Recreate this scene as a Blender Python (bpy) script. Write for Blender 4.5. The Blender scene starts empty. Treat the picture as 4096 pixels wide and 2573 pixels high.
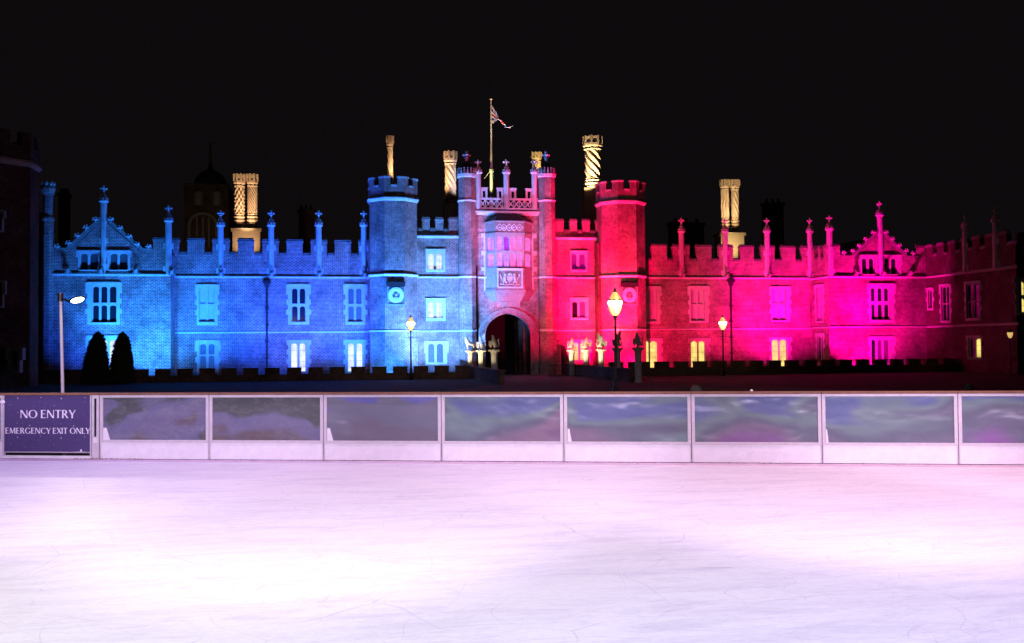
import bpy, bmesh, math, random
from mathutils import Vector, Matrix
random.seed(7)
R_ = math.radians
scn = bpy.context.scene
COL = scn.collection

# ------------------------------------------------------------------ camera
# palace front = plane y=0, x along the front, z up; photo is 4096 x 2573
F_PX = 3950.0
EYE = Vector((0.0, -90.0, 2.66))
PSI, PITCH, ROLL = math.atan(0.1825), math.atan(98.5/3950), 0.0078
FW = Vector((math.sin(PSI)*math.cos(PITCH), math.cos(PSI)*math.cos(PITCH), math.sin(PITCH)))
R0 = Vector((math.cos(PSI), -math.sin(PSI), 0)); U0 = R0.cross(FW)
RT = R0*math.cos(ROLL) - U0*math.sin(ROLL)
UP = U0*math.cos(ROLL) + R0*math.sin(ROLL)
cam_d = bpy.data.cameras.new('camera'); cam = bpy.data.objects.new('camera', cam_d)
COL.objects.link(cam); scn.camera = cam
cam.matrix_world = Matrix(((RT.x, UP.x, -FW.x, EYE.x), (RT.y, UP.y, -FW.y, EYE.y), (RT.z, UP.z, -FW.z, EYE.z), (0, 0, 0, 1)))
cam_d.sensor_width = 36; cam_d.lens = F_PX/4096*36
cam_d.clip_end = 3000; cam_d.clip_start = 0.1

# ------------------------------------------------------------------ night sky
w = bpy.data.worlds.new('World'); scn.world = w; w.use_nodes = True
bg = w.node_tree.nodes['Background']
bg.inputs[0].default_value = (1.0, 0.80, 0.95, 1); bg.inputs[1].default_value = 0.0040
scn.view_settings.view_transform = 'Standard'; scn.view_settings.look = 'None'
scn.view_settings.exposure = 0; scn.view_settings.gamma = 1
scn.cycles.use_denoising = True
scn.cycles.max_bounces = 5; scn.cycles.diffuse_bounces = 2; scn.cycles.glossy_bounces = 3
scn.cycles.transparent_max_bounces = 6; scn.cycles.sample_clamp_indirect = 3

def ray(px, py):
    return FW*F_PX + RT*(px-2048) + UP*(1286.5-py)
def PY(px, py, Y):
    d = ray(px, py); t = (Y-EYE.y)/d.y; p = EYE+d*t; return p
def PXp(px, py, X):
    d = ray(px, py); t = (X-EYE.x)/d.x; return EYE+d*t
def PZ(px, py, Z):
    d = ray(px, py); t = (Z-EYE.z)/d.z; return EYE+d*t
def XX(px, Y, py=1200): return PY(px, py, Y).x
def ZZ(py, Y, px=1500): return PY(px, py, Y).z
def RR(x0, y0, x1, y1, Y):
    xm, ym = (x0+x1)/2, (y0+y1)/2
    return XX(x0, Y, ym), XX(x1, Y, ym), ZZ(y1, Y, xm), ZZ(y0, Y, xm)

# ------------------------------------------------------------------ floodlights and rink lights
def spot(loc, tgt, color, power, deg=70, blend=0.8, size=0.25):
    l = bpy.data.lights.new('floodlight', 'SPOT'); o = bpy.data.objects.new('floodlight', l)
    COL.objects.link(o); l.color = color; l.energy = power; l.spot_size = R_(deg); l.spot_blend = blend
    l.shadow_soft_size = size; o.location = loc
    o.rotation_euler = (Vector(tgt)-Vector(loc)).to_track_quat('-Z', 'Y').to_euler(); return o
def flood(px, tpx, tpy, color, power, deg=75, y=-6.5, z=0.25, ty=0.0, blend=0.75, size=0.2):
    T = PY(tpx, tpy, ty); return spot((XX(px, y, 1480), y, z), T, color, power, deg, blend, size)

CY = (0.018, 0.22, 1.0); CB = (0.01, 0.085, 1.0); CV = (0.05, 0.12, 1.0); CW = (0.09, 0.29, 1.0)
RD = (1.0, 0.0, 0.11); MG = (1.0, 0.0, 0.36); PK = (1.0, 0.01, 0.20); WM = (1.0, 0.68, 0.38)
K = 4.0; KB = 3.2
# left wing, blue to cyan
flood(360, 340, 1190, CB, 900*KB, 80, y=-7.4)
flood(620, 610, 1240, CY, 2300*KB, 85, y=-7.0)
flood(470, 470, 1150, CY, 1350*KB, 85, y=-7.4)
flood(400, 420, 960, CY, 1100*KB, 60, y=-7.4)
# left range
flood(800, 770, 1190, CY, 1100*KB, 95)
flood(930, 930, 1130, CB, 2300*KB, 100)
flood(1090, 1090, 1280, CB, 900*KB, 90)
flood(1190, 1210, 1200, CV, 1850*KB, 95)
flood(1400, 1390, 1180, CB, 3100*KB, 90)
flood(1330, 1330, 1010, CV, 1500*KB, 80)
flood(1060, 1040, 1000, CB, 1500*KB, 90)
flood(780, 780, 1000, CY, 750*KB, 80)
# left gatehouse tower and wall
flood(1560, 1570, 1290, CY, 1500*KB, 125, y=-7.4, ty=-3)
flood(1545, 1570, 850, CY, 4200*KB, 50, y=-7.4, ty=-3)
flood(1740, 1750, 1150, CW, 4600*K, 100, y=-7.2)
flood(1790, 1850, 850, CW, 4000*K, 60, y=-7.2)
# centre bay: blue-white from the left, rose from the right, crossing over the bridge
flood(1850, 2030, 1060, CW, 2100*K, 27, y=-19, z=1.3)
flood(2400, 1990, 1060, (1.0, 0.05, 0.20), 2600*K, 27, y=-19, z=1.3)
flood(2400, 2140, 1240, RD, 4200*K, 30, y=-19, z=1.3)
flood(2400, 2180, 900, RD, 3000*K, 24, y=-19, z=1.3)
flood(2400, 1990, 830, (1.0, 0.10, 0.26), 3600*K, 25, y=-19, z=1.3)
flood(1850, 2040, 830, CW, 2400*K, 25, y=-19, z=1.3)
# right gatehouse wall and tower
flood(2330, 2310, 1150, RD, 3400*K, 95, y=-6.6)
flood(2330, 2290, 950, RD, 3000*K, 70, y=-6.6)
flood(2330, 2200, 780, PK, 3400*K, 50, y=-6.6)
flood(2530, 2510, 1290, RD, 1900*K, 125, y=-7.4, ty=-3)
flood(2540, 2500, 880, RD, 6500*K, 64, y=-7.4, ty=-3)
# right range
flood(2700, 2660, 1180, (1.0, 0.03, 0.12), 90*K, 100)
flood(2960, 2960, 1180, PK, 1000*K, 90)
flood(3120, 3110, 1180, MG, 2000*K, 90)
flood(3080, 3120, 1020, MG, 2000*K, 70)
# right wing
flood(3410, 3415, 1290, MG, 6800*K, 112, y=-7.6, ty=-3.4)
flood(3520, 3530, 1250, MG, 1700*K, 76, y=-7.6, ty=-3.4)
flood(3440, 3500, 980, MG, 6500*K, 52, y=-7.5, ty=-3.4)

# lights rigged over the rink
ICE_Z = 0.66
def rink(px, py, dz, color, power, deg, off=(0, 0), blend=1.0, size=0.8):
    T = PZ(px, py, ICE_Z); return spot((T.x+off[0], T.y+off[1], ICE_Z+dz), T, color, power, deg, blend, size)
# unseen rink down-lights, grid and colours laid out to fill the ice evenly
RO = PZ(836, 1838, ICE_Z); RD_ = (PZ(3836, 1856.6, ICE_Z)-RO).normalized(); RN_ = Vector((RD_.y, -RD_.x, 0))
RIG = {1.5: [(0.50, 0.30, 1.0), (0.95, 0.62, 1.0), (1.0, 0.60, 0.86), (1.0, 0.55, 0.70), (1.0, 0.40, 0.46)],
       6.5: [(0.86, 0.70, 1.0), (1.0, 0.93, 0.97), (0.98, 0.88, 1.0), (0.96, 0.80, 1.0), (0.86, 0.52, 1.0)],
       11.5: [(1.0, 0.90, 0.72), (1.0, 0.92, 0.92), (0.90, 0.87, 1.0), (0.74, 0.70, 1.0), (0.58, 0.52, 1.0)],
       16.5: [(1.0, 0.90, 0.86), (0.92, 0.86, 1.0), (0.86, 0.84, 1.0), (0.62, 0.58, 1.0), (0.42, 0.40, 1.0)]}
for v_, cs in RIG.items():
    for i_, c_ in enumerate(cs):
        p_ = RO+RD_*(-4+5.2*i_)+RN_*v_+Vector((0, 0, 7.0))
        spot(p_, (p_.x, p_.y, 0), c_, {1.5: 760, 6.5: 215 if i_ in (1, 2) else 300, 11.5: 760, 16.5: 800}[v_]*(1.15 if i_ > 2 else 1), 132, 0.8, 0.3)
# added row of unseen spots, washing the barrier from the rink side
for bx in (-7.0, -1.0, 5.0, 11.0):
    spot((bx, -88.5, 5.6), (bx+1.2, -75.5, 1.1), (0.92, 0.72, 1.0), 4300, 42, 0.5, 0.5)

q_ = PY(244, 1380, -66.0); spot((q_.x+3, -87.0, 6.0), (q_.x, -66.0, q_.z), (0.95, 0.70, 1.0), 5200, 16, 0.6, 0.3)  # extra unseen spot added to brighten the floodlight pole
# ------------------------------------------------------------------ mesh helper
class MB:
    def __init__(s, T=None): s.v = []; s.f = []; s.m = []; s.T = T
    def pt(s, p):
        p = Vector(p); s.v.append(s.T @ p if s.T else p); return len(s.v)-1
    def face(s, pts, mi=0):
        s.f.append([s.pt(p) for p in pts]); s.m.append(mi)
    def idx(s, ids, mi=0): s.f.append(list(ids)); s.m.append(mi)
    def box(s, x0, x1, y0, y1, z0, z1, mi=0):
        a = [s.pt((x, y, z)) for z in (z0, z1) for (x, y) in ((x0, y0), (x1, y0), (x1, y1), (x0, y1))]
        for q in ((3, 2, 1, 0), (4, 5, 6, 7), (0, 1, 5, 4), (1, 2, 6, 5), (2, 3, 7, 6), (3, 0, 4, 7)): s.idx([a[i] for i in q], mi)
    def pxz(s, poly, y0, y1, mi=0):
        n = len(poly); a = [s.pt((x, y0, z)) for x, z in poly]; b = [s.pt((x, y1, z)) for x, z in poly]
        s.idx(a, mi); s.idx(b[::-1], mi)
        for i in range(n): j = (i+1) % n; s.idx((a[i], b[i], b[j], a[j]), mi)
    def pxy(s, poly, z0, z1, top=None, mi=0):
        n = len(poly); top = top or poly
        a = [s.pt((x, y, z0)) for x, y in poly]; b = [s.pt((x, y, z1)) for x, y in top]
        s.idx(a[::-1], mi); s.idx(b, mi)
        for i in range(n): j = (i+1) % n; s.idx((a[i], a[j], b[j], b[i]), mi)
    def lathe(s, cx, cy, prof, n=8, rot=22.5, mi=0, tw=0.0, flute=None):
        rings = []
        z0 = prof[0][1]
        for r, z in prof:
            rg = []
            for k in range(n):
                a = R_(rot)+2*math.pi*k/n
                rr = r*(flute(a, z) if flute else 1)
                rg.append(s.pt((cx+rr*math.cos(a), cy+rr*math.sin(a), z)))
            rings.append(rg)
        s.idx(rings[0][::-1], mi); s.idx(rings[-1], mi)
        for q in range(len(rings)-1):
            for k in range(n):
                j = (k+1) % n; s.idx((rings[q][k], rings[q][j], rings[q+1][j], rings[q+1][k]), mi)
    def tube(s, p0, p1, r0, r1=None, n=8, mi=0):
        r1 = r0 if r1 is None else r1; p0 = Vector(p0); p1 = Vector(p1); d = (p1-p0).normalized()
        u = d.orthogonal().normalized(); w_ = d.cross(u)
        a = [s.pt(p0+(u*math.cos(2*math.pi*k/n)+w_*math.sin(2*math.pi*k/n))*r0) for k in range(n)]
        b = [s.pt(p1+(u*math.cos(2*math.pi*k/n)+w_*math.sin(2*math.pi*k/n))*r1) for k in range(n)]
        s.idx(a[::-1], mi); s.idx(b, mi)
        for k in range(n): j = (k+1) % n; s.idx((a[k], a[j], b[j], b[k]), mi)
    def ball(s, c, r, sc=(1, 1, 1), n=8, m=5, mi=0):
        c = Vector(c); rings = []
        for i in range(1, m):
            th = math.pi*i/m
            rings.append([s.pt(c+Vector((r*sc[0]*math.sin(th)*math.cos(2*math.pi*k/n), r*sc[1]*math.sin(th)*math.sin(2*math.pi*k/n), r*sc[2]*math.cos(th)))) for k in range(n)])
        t = s.pt(c+Vector((0, 0, r*sc[2]))); b = s.pt(c-Vector((0, 0, r*sc[2])))
        for k in range(n):
            j = (k+1) % n; s.idx((t, rings[0][k], rings[0][j]), mi); s.idx((b, rings[-1][j], rings[-1][k]), mi)
            for q in range(len(rings)-1): s.idx((rings[q][k], rings[q+1][k], rings[q+1][j], rings[q][j]), mi)
    def plate(s, x0, x1, z0, z1, holes, y0, y1, mi=0):
        xs = sorted({x0, x1, *[min(max(h[i], x0), x1) for h in holes for i in (0, 1)]})
        zs = sorted({z0, z1, *[min(max(h[i], z0), z1) for h in holes for i in (2, 3)]})
        def inh(x, z): return any(h[0] < x < h[1] and h[2] < z < h[3] for h in holes)
        for i in range(len(xs)-1):
            for k in range(len(zs)-1):
                if inh((xs[i]+xs[i+1])/2, (zs[k]+zs[k+1])/2): continue
                for y in (y0, y1):
                    s.face([(xs[i], y, zs[k]), (xs[i+1], y, zs[k]), (xs[i+1], y, zs[k+1]), (xs[i], y, zs[k+1])][::1 if y == y0 else -1], mi)
        for (a, b, c, d) in list(holes)+[(x0, x1, z0, z1)]:
            for (p, q) in (((a, c), (b, c)), ((b, c), (b, d)), ((b, d), (a, d)), ((a, d), (a, c))):
                s.face([(p[0], y0, p[1]), (q[0], y0, q[1]), (q[0], y1, q[1]), (p[0], y1, p[1])], mi)
    def build(s, name, mats, parent=None, smooth=False):
        me = bpy.data.meshes.new(name); me.from_pydata([tuple(p) for p in s.v], [], s.f)
        mats = mats if isinstance(mats, (list, tuple)) else [mats]
        for m in mats: me.materials.append(m)
        for p, mi in zip(me.polygons, s.m): p.material_index = mi; p.use_smooth = smooth
        me.update()
        o = bpy.data.objects.new(name, me); COL.objects.link(o)
        if parent is not None:
            o.parent = parent
            pm = Matrix.Identity(4); q = parent
            while q is not None: pm = q.matrix_basis @ pm; q = q.parent
            o.matrix_parent_inverse = Matrix.Identity(4)
            o.matrix_basis = pm.inverted()
        return o
def tag(o, label, cat=None, group=None, kind=None):
    if label: o['label'] = label
    if cat: o['category'] = cat
    if group: o['group'] = group
    if kind: o['kind'] = kind
    return o
def empty(name, loc, label, cat, group=None):
    o = bpy.data.objects.new(name, None); COL.objects.link(o); o.location = loc; o.empty_display_size = 0.3
    return tag(o, label, cat, group)
def octa(cx, cy, s):
    Rr = s/2/math.sin(R_(22.5)); return [(cx+Rr*math.cos(R_(22.5+45*k)), cy+Rr*math.sin(R_(22.5+45*k))) for k in range(8)]

# ------------------------------------------------------------------ materials
def mat(name, base, rough=0.8, metal=0.0, spec=0.3, emis=None, es=0.0):
    m = bpy.data.materials.new(name); m.use_nodes = True; b = m.node_tree.nodes['Principled BSDF']
    b.inputs['Base Color'].default_value = (*base, 1); b.inputs['Roughness'].default_value = rough
    b.inputs['Metallic'].default_value = metal; b.inputs['Specular IOR Level'].default_value = spec
    if emis: b.inputs['Emission Color'].default_value = (*emis, 1); b.inputs['Emission Strength'].default_value = es
    return m
def nd(m, t, **kw):
    n = m.node_tree.nodes.new(t)
    for k, v in kw.items():
        if k in n.inputs: n.inputs[k].default_value = v
        else: setattr(n, k, v)
    return n
def lk(m, a, b): m.node_tree.links.new(a, b)
def bsdf(m): return m.node_tree.nodes['Principled BSDF']
def ramp(m, stops):
    r = nd(m, 'ShaderNodeValToRGB'); e = r.color_ramp.elements
    while len(e) > 1: e.remove(e[-1])
    e[0].position = stops[0][0]; e[0].color = (*stops[0][1], 1)
    for p, c in stops[1:]: q = e.new(p); q.color = (*c, 1)
    return r
def brick_mat(name, c1, c2, mortar, course=0.105, contrast=1.0):
    m = mat(name, c1, 0.9)
    tc = nd(m, 'ShaderNodeTexCoord')
    # lay the bond on every upright face: x+y runs along the wall, z is the height
    sp = nd(m, 'ShaderNodeSeparateXYZ'); lk(m, tc.outputs['Object'], sp.inputs[0])
    ge = nd(m, 'ShaderNodeNewGeometry'); sn = nd(m, 'ShaderNodeSeparateXYZ'); lk(m, ge.outputs['True Normal'], sn.inputs[0])
    ab = nd(m, 'ShaderNodeMath', operation='ABSOLUTE'); lk(m, sn.outputs[0], ab.inputs[0])
    gt = nd(m, 'ShaderNodeMath', operation='GREATER_THAN'); lk(m, ab.outputs[0], gt.inputs[0]); gt.inputs[1].default_value = 0.75
    mx = nd(m, 'ShaderNodeMix', data_type='FLOAT'); lk(m, gt.outputs[0], mx.inputs[0]); lk(m, sp.outputs[0], mx.inputs[2]); lk(m, sp.outputs[1], mx.inputs[3])
    cb = nd(m, 'ShaderNodeCombineXYZ'); lk(m, mx.outputs[0], cb.inputs[0]); lk(m, sp.outputs[2], cb.inputs[1])
    br = nd(m, 'ShaderNodeTexBrick'); lk(m, cb.outputs[0], br.inputs['Vector'])
    br.inputs['Color1'].default_value = (*c1, 1); br.inputs['Color2'].default_value = (*c2, 1); br.inputs['Mortar'].default_value = (*mortar, 1)
    br.inputs['Scale'].default_value = 1; br.inputs['Brick Width'].default_value = course*2.9; br.inputs['Row Height'].default_value = course
    br.inputs['Mortar Size'].default_value = 0.017*course/0.105; br.inputs['Bias'].default_value = -0.15
    br.offset = 0.5
    no = nd(m, 'ShaderNodeTexNoise', Scale=0.55, Detail=6.0, Roughness=0.65); lk(m, tc.outputs['Object'], no.inputs['Vector'])
    n2 = nd(m, 'ShaderNodeTexNoise', Scale=3.6, Detail=6.0, Roughness=0.85); lk(m, tc.outputs['Object'], n2.inputs['Vector'])
    r1 = ramp(m, [(0.34, (0.55, 0.55, 0.55)), (0.62, (1.25, 1.25, 1.25))]); lk(m, no.outputs[0], r1.inputs[0])
    r2 = ramp(m, [(0.34, (0.55, 0.55, 0.55)), (0.66, (1.45, 1.45, 1.45))]); lk(m, n2.outputs[0], r2.inputs[0])
    m1 = nd(m, 'ShaderNodeMix', data_type='RGBA', blend_type='MULTIPLY'); m1.inputs[0].default_value = 1
    lk(m, br.outputs['Color'], m1.inputs[6]); lk(m, r1.outputs[0], m1.inputs[7])
    m2 = nd(m, 'ShaderNodeMix', data_type='RGBA', blend_type='MULTIPLY'); m2.inputs[0].default_value = 1
    lk(m, m1.outputs[2], m2.inputs[6]); lk(m, r2.outputs[0], m2.inputs[7])
    lk(m, m2.outputs[2], bsdf(m).inputs['Base Color'])
    bu = nd(m, 'ShaderNodeBump', Strength=0.5, Distance=0.02); lk(m, br.outputs['Fac'], bu.inputs['Height']); bu.invert = True
    lk(m, bu.outputs[0], bsdf(m).inputs['Normal'])
    return m
def stone_mat(name, c, var=0.35, sc=2.5):
    m = mat(name, c, 0.85)
    tc = nd(m, 'ShaderNodeTexCoord'); no = nd(m, 'ShaderNodeTexNoise', Scale=sc, Detail=7.0, Roughness=0.7); lk(m, tc.outputs['Object'], no.inputs['Vector'])
    r = ramp(m, [(0.3, tuple(x*(1-var) for x in c)), (0.7, tuple(min(x*(1+var*0.5), 0.9) for x in c))]); lk(m, no.outputs[0], r.inputs[0])
    lk(m, r.outputs[0], bsdf(m).inputs['Base Color'])
    bu = nd(m, 'ShaderNodeBump', Strength=0.3, Distance=0.02); lk(m, no.outputs[0], bu.inputs['Height']); lk(m, bu.outputs[0], bsdf(m).inputs['Normal'])
    return m
M = {}
M['brick'] = brick_mat('tudor_brick', (0.36, 0.13, 0.12), (0.21, 0.075, 0.075), (0.60, 0.55, 0.48), course=0.12)
M['fine'] = brick_mat('restored_brick', (0.38, 0.17, 0.15), (0.24, 0.10, 0.09), (0.52, 0.46, 0.40), course=0.11)
M['dbrick'] = brick_mat('boundary_and_dimmed_brick', (0.13, 0.06, 0.04), (0.09, 0.045, 0.035), (0.16, 0.13, 0.10), course=0.09)  # also the dimmed brick tone for the barely lit outer blocks
M['stone'] = stone_mat('pale_limestone', (0.72, 0.70, 0.64), 0.22)
M['cop'] = stone_mat('weathered_coping', (0.34, 0.31, 0.28))
M['chim'] = stone_mat('carved_chimney_brick', (0.50, 0.37, 0.27), 0.35, 9)
M['lead'] = mat('dark_lead', (0.03, 0.03, 0.033), 0.5)
M['iron'] = mat('black_iron', (0.02, 0.02, 0.02), 0.4)
M['tile'] = stone_mat('dark_roof_tile', (0.05, 0.035, 0.03))
M['white'] = stone_mat('white_painted_terracotta', (0.8, 0.8, 0.78), 0.1, 8)
M['dark'] = mat('dark_void', (0.012, 0.012, 0.014), 0.7)
M['ostone'] = stone_mat('darker_carved_stone', (0.40, 0.37, 0.34), 0.35, 5)  # stone toned down to offset overbright light on oriel and arch
M['gild'] = stone_mat('pale_statue_stone', (0.60, 0.55, 0.44), 0.25, 6)
M['glass'] = mat('dark_window_glass', (0.02, 0.022, 0.03), 0.08, spec=0.6)
M['blind'] = stone_mat('white_window_blind', (0.66, 0.66, 0.66), 0.12, 0.8)
def lattice(name, a, b, emis=None, es=0, sc=9.0):
    m = mat(name, a, 0.3)
    tc = nd(m, 'ShaderNodeTexCoord'); sp = nd(m, 'ShaderNodeSeparateXYZ'); lk(m, tc.outputs['Object'], sp.inputs[0])
    outs = []
    for sg in ('ADD', 'SUBTRACT'):
        q = nd(m, 'ShaderNodeMath', operation=sg); lk(m, sp.outputs[0], q.inputs[0]); lk(m, sp.outputs[2], q.inputs[1])
        q2 = nd(m, 'ShaderNodeMath', operation='MULTIPLY'); lk(m, q.outputs[0], q2.inputs[0]); q2.inputs[1].default_value = sc
        q3 = nd(m, 'ShaderNodeMath', operation='FRACT'); lk(m, q2.outputs[0], q3.inputs[0])
        q4 = nd(m, 'ShaderNodeMath', operation='LESS_THAN'); lk(m, q3.outputs[0], q4.inputs[0]); q4.inputs[1].default_value = 0.16; outs.append(q4)
    mx = nd(m, 'ShaderNodeMath', operation='MAXIMUM'); lk(m, outs[0].outputs[0], mx.inputs[0]); lk(m, outs[1].outputs[0], mx.inputs[1])
    c = nd(m, 'ShaderNodeMix', data_type='RGBA'); lk(m, mx.outputs[0], c.inputs[0]); c.inputs[6].default_value = (*a, 1); c.inputs[7].default_value = (*b, 1)
    lk(m, c.outputs[2], bsdf(m).inputs['Base Color'])
    return m
M['lattice'] = lattice('leaded_lattice_glass', (0.03, 0.035, 0.05), (0.35, 0.34, 0.32))
M['lattice2'] = lattice('dusty_lattice_glass', (0.10, 0.10, 0.11), (0.42, 0.42, 0.42))
def lit(name, c, s):
    """lit room, also floodlight put in as glow, seen through glazing bars and uneven curtains"""
    m = mat(name, (0.1, 0.1, 0.1), 0.4)
    tc = nd(m, 'ShaderNodeTexCoord'); no = nd(m, 'ShaderNodeTexNoise', Scale=1.6, Detail=3.0); lk(m, tc.outputs['Object'], no.inputs['Vector'])
    r = ramp(m, [(0.3, tuple(x*0.62 for x in c)), (0.65, c)]); lk(m, no.outputs[0], r.inputs[0])
    sp = nd(m, 'ShaderNodeSeparateXYZ'); lk(m, tc.outputs['Object'], sp.inputs[0])
    fs = []
    for ax, sc in ((0, 3.2), (2, 2.1)):
        a = nd(m, 'ShaderNodeMath', operation='MULTIPLY'); lk(m, sp.outputs[ax], a.inputs[0]); a.inputs[1].default_value = sc
        b = nd(m, 'ShaderNodeMath', operation='FRACT'); lk(m, a.outputs[0], b.inputs[0])
        d = nd(m, 'ShaderNodeMath', operation='GREATER_THAN'); lk(m, b.outputs[0], d.inputs[0]); d.inputs[1].default_value = 0.09; fs.append(d)
    mi = nd(m, 'ShaderNodeMath', operation='MINIMUM'); lk(m, fs[0].outputs[0], mi.inputs[0]); lk(m, fs[1].outputs[0], mi.inputs[1])
    mr = nd(m, 'ShaderNodeMapRange'); lk(m, mi.outputs[0], mr.inputs[0]); mr.inputs[3].default_value = 0.6*s; mr.inputs[4].default_value = s
    lk(m, r.outputs[0], bsdf(m).inputs['Emission Color']); lk(m, mr.outputs[0], bsdf(m).inputs['Emission Strength'])
    return m
M['warm'] = lit('warm_lit_room', (1.0, 0.80, 0.20), 1.15)
M['cool'] = lit('cool_lit_room', (0.76, 0.80, 1.0), 1.35)
M['violet'] = lit('violet_glow_pane', (0.50, 0.16, 1.0), 1.8)  # violet to rose: floodlight on the oriel blinds, put in as glow
M['purple'] = lit('deep_purple_glow_pane', (0.45, 0.0, 1.0), 1.0)
M['rose'] = lit('rose_glow_pane', (1.0, 0.10, 0.45), 1.8)
M['magglass'] = lit('magenta_glow_pane', (0.55, 0.0, 0.45), 0.35)  # dim magenta glow in the pane

# ------------------------------------------------------------------ building helpers
def window(parent, Y, outer, cols, rows, pane, T=None, arch=0.16, pm=None, proud=0.05, sill=True, lab=None, teeth=True):
    """metric: outer = x0,x1,z0,z1; cols / rows = lists of (a,b). Returns the hole cut in the wall."""
    ox0, ox1, oz0, oz1 = outer
    hx0 = min(c[0] for c in cols)-0.07; hx1 = max(c[1] for c in cols)+0.07
    hz0 = min(r[0] for r in rows)-0.05; hz1 = max(r[1] for r in rows)+0.07
    hx0 = max(hx0, ox0+0.05); hx1 = min(hx1, ox1-0.05); hz1 = min(hz1, oz1-0.03); hz0 = max(hz0, oz0+0.02)
    b = MB(T)
    b.plate(ox0, ox1, oz0, oz1, [(hx0, hx1, hz0, hz1)], Y-proud, Y+0.02)
    if teeth:
        n = max(2, int((oz1-oz0)/0.42)); h = (oz1-oz0)/n
        for i in range(n):
            if i % 2 == 0 and i > 0 or i == n-1:
                wd = 0.13+0.05*random.random()
                b.box(ox0-wd, ox0-0.002, Y-proud+0.004, Y+0.02, oz0+i*h, oz0+(i+1)*h)
                b.box(ox1+0.002, ox1+wd, Y-proud+0.004, Y+0.02, oz0+i*h, oz0+(i+1)*h)
    b.box(ox0-0.04, ox1+0.04, Y-proud-0.09, Y-proud-0.003, oz1-0.09, oz1+0.05)
    lights = [(c[0], c[1], r[0], r[1]) for c in cols for r in rows]
    b.plate(hx0, hx1, hz0, hz1, lights, Y+0.09, Y+0.17)
    if arch:
        for (a0, a1, c0, c1) in lights:
            xc = (a0+a1)/2; hw = (a1-a0)/2; h = min(arch, (c1-c0)*0.4)
            for sgn in (-1, 1):
                pl = [(xc+sgn*hw, c1), (xc, c1)]
                for k in range(0, 6):
                    u = k/5; pl.append((xc+sgn*hw*u, c1-h+h*math.sqrt(max(0, 1-u**2.4))))
                b.pxz(pl, Y+0.092, Y+0.168)
    f = b.build('window', M['stone'], parent)
    if lab: f['label'] = lab
    p = MB(T); mats = [M[pane]]
    if pm:
        mats = [M[k] for k in pm]
        for i, c in enumerate(cols):
            for r in rows: p.box(c[0]-0.02, c[1]+0.02, Y+0.20, Y+0.22, r[0]-0.02, r[1]+0.02, i)
    else: p.box(hx0, hx1, Y+0.20, Y+0.22, hz0, hz1)
    p.build('pane', mats, f)
    if sill:
        q = MB(T); q.box(hx0-0.02, hx1+0.02, Y-proud-0.10, Y-proud-0.004, hz0-0.10, hz0+0.0)
        q.build('sill', M['stone'], f)
    return (hx0, hx1, hz0, hz1)
def winpx(parent, Y, o, cpx, rpx, pane, **kw):
    xm, ym = (o[0]+o[2])/2, (o[1]+o[3])/2
    cols = [(XX(a, Y, ym), XX(b, Y, ym)) for a, b in cpx]
    rows = [(ZZ(b, Y, xm), ZZ(a, Y, xm)) for a, b in rpx]
    return window(parent, Y, RR(*o, Y), cols, rows, pane, **kw)
def string(parent, x0, x1, Y, z, T=None, h=0.26, out=0.17, m='stone', name='string_course'):
    b = MB(T)
    # sloped weathering above, moulded underside
    prof = [(0.0, z+h*0.55), (-out, z+h*0.12), (-out, z-h*0.12), (-out*0.55, z-h*0.20), (-out*0.45, z-h*0.5), (0, z-h*0.5)]
    n = len(prof)
    A = [b.pt((x0, Y+p[0], p[1])) for p in prof]; B = [b.pt((x1, Y+p[0], p[1])) for p in prof]
    b.idx(A); b.idx(B[::-1])
    for i in range(n): j = (i+1) % n; b.idx((A[i], B[i], B[j], A[j]))
    return b.build(name, M[m], parent)
def crenel(parent, Y, x0, x1, zb, zc, zt, mer, th=0.5, T=None, m='brick', ch=0.34):
    b = MB(T); b.box(x0, x1, Y, Y+th, zb, zc)
    for a, c in mer: b.box(a, c, Y, Y+th, zc, zt)
    p = b.build('parapet', M[m], parent)
    q = MB(T)
    def cop(a, c, z, ea, ec):
        o = 0.05
        q.box(a-(o if ea else 0), c+(o if ec else 0), Y-0.07, Y+th+0.05, z+0.002, z+ch*0.22)
        q.pxz
        q.box(a-(o*0.5 if ea else 0), c+(o*0.5 if ec else 0), Y-0.02, Y+th, z+ch*0.22, z+ch*0.5)
        q.box(a, c, Y-0.05, Y+th-0.05, z+ch*0.5, z+ch*0.64)
        q.box(a+0.02, c-0.02, Y+0.08, Y+th-0.15, z+ch*0.64, z+ch)
    for a, c in mer: cop(a, c, zt, True, True)
    prev = x0
    for a, c in sorted(mer)+[(x1, x1)]:
        if a-prev > 0.12: cop(prev+0.055, a-0.055, zc, False, False)
        prev = c
    q.build('coping', M['cop'], p)
    return p
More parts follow.
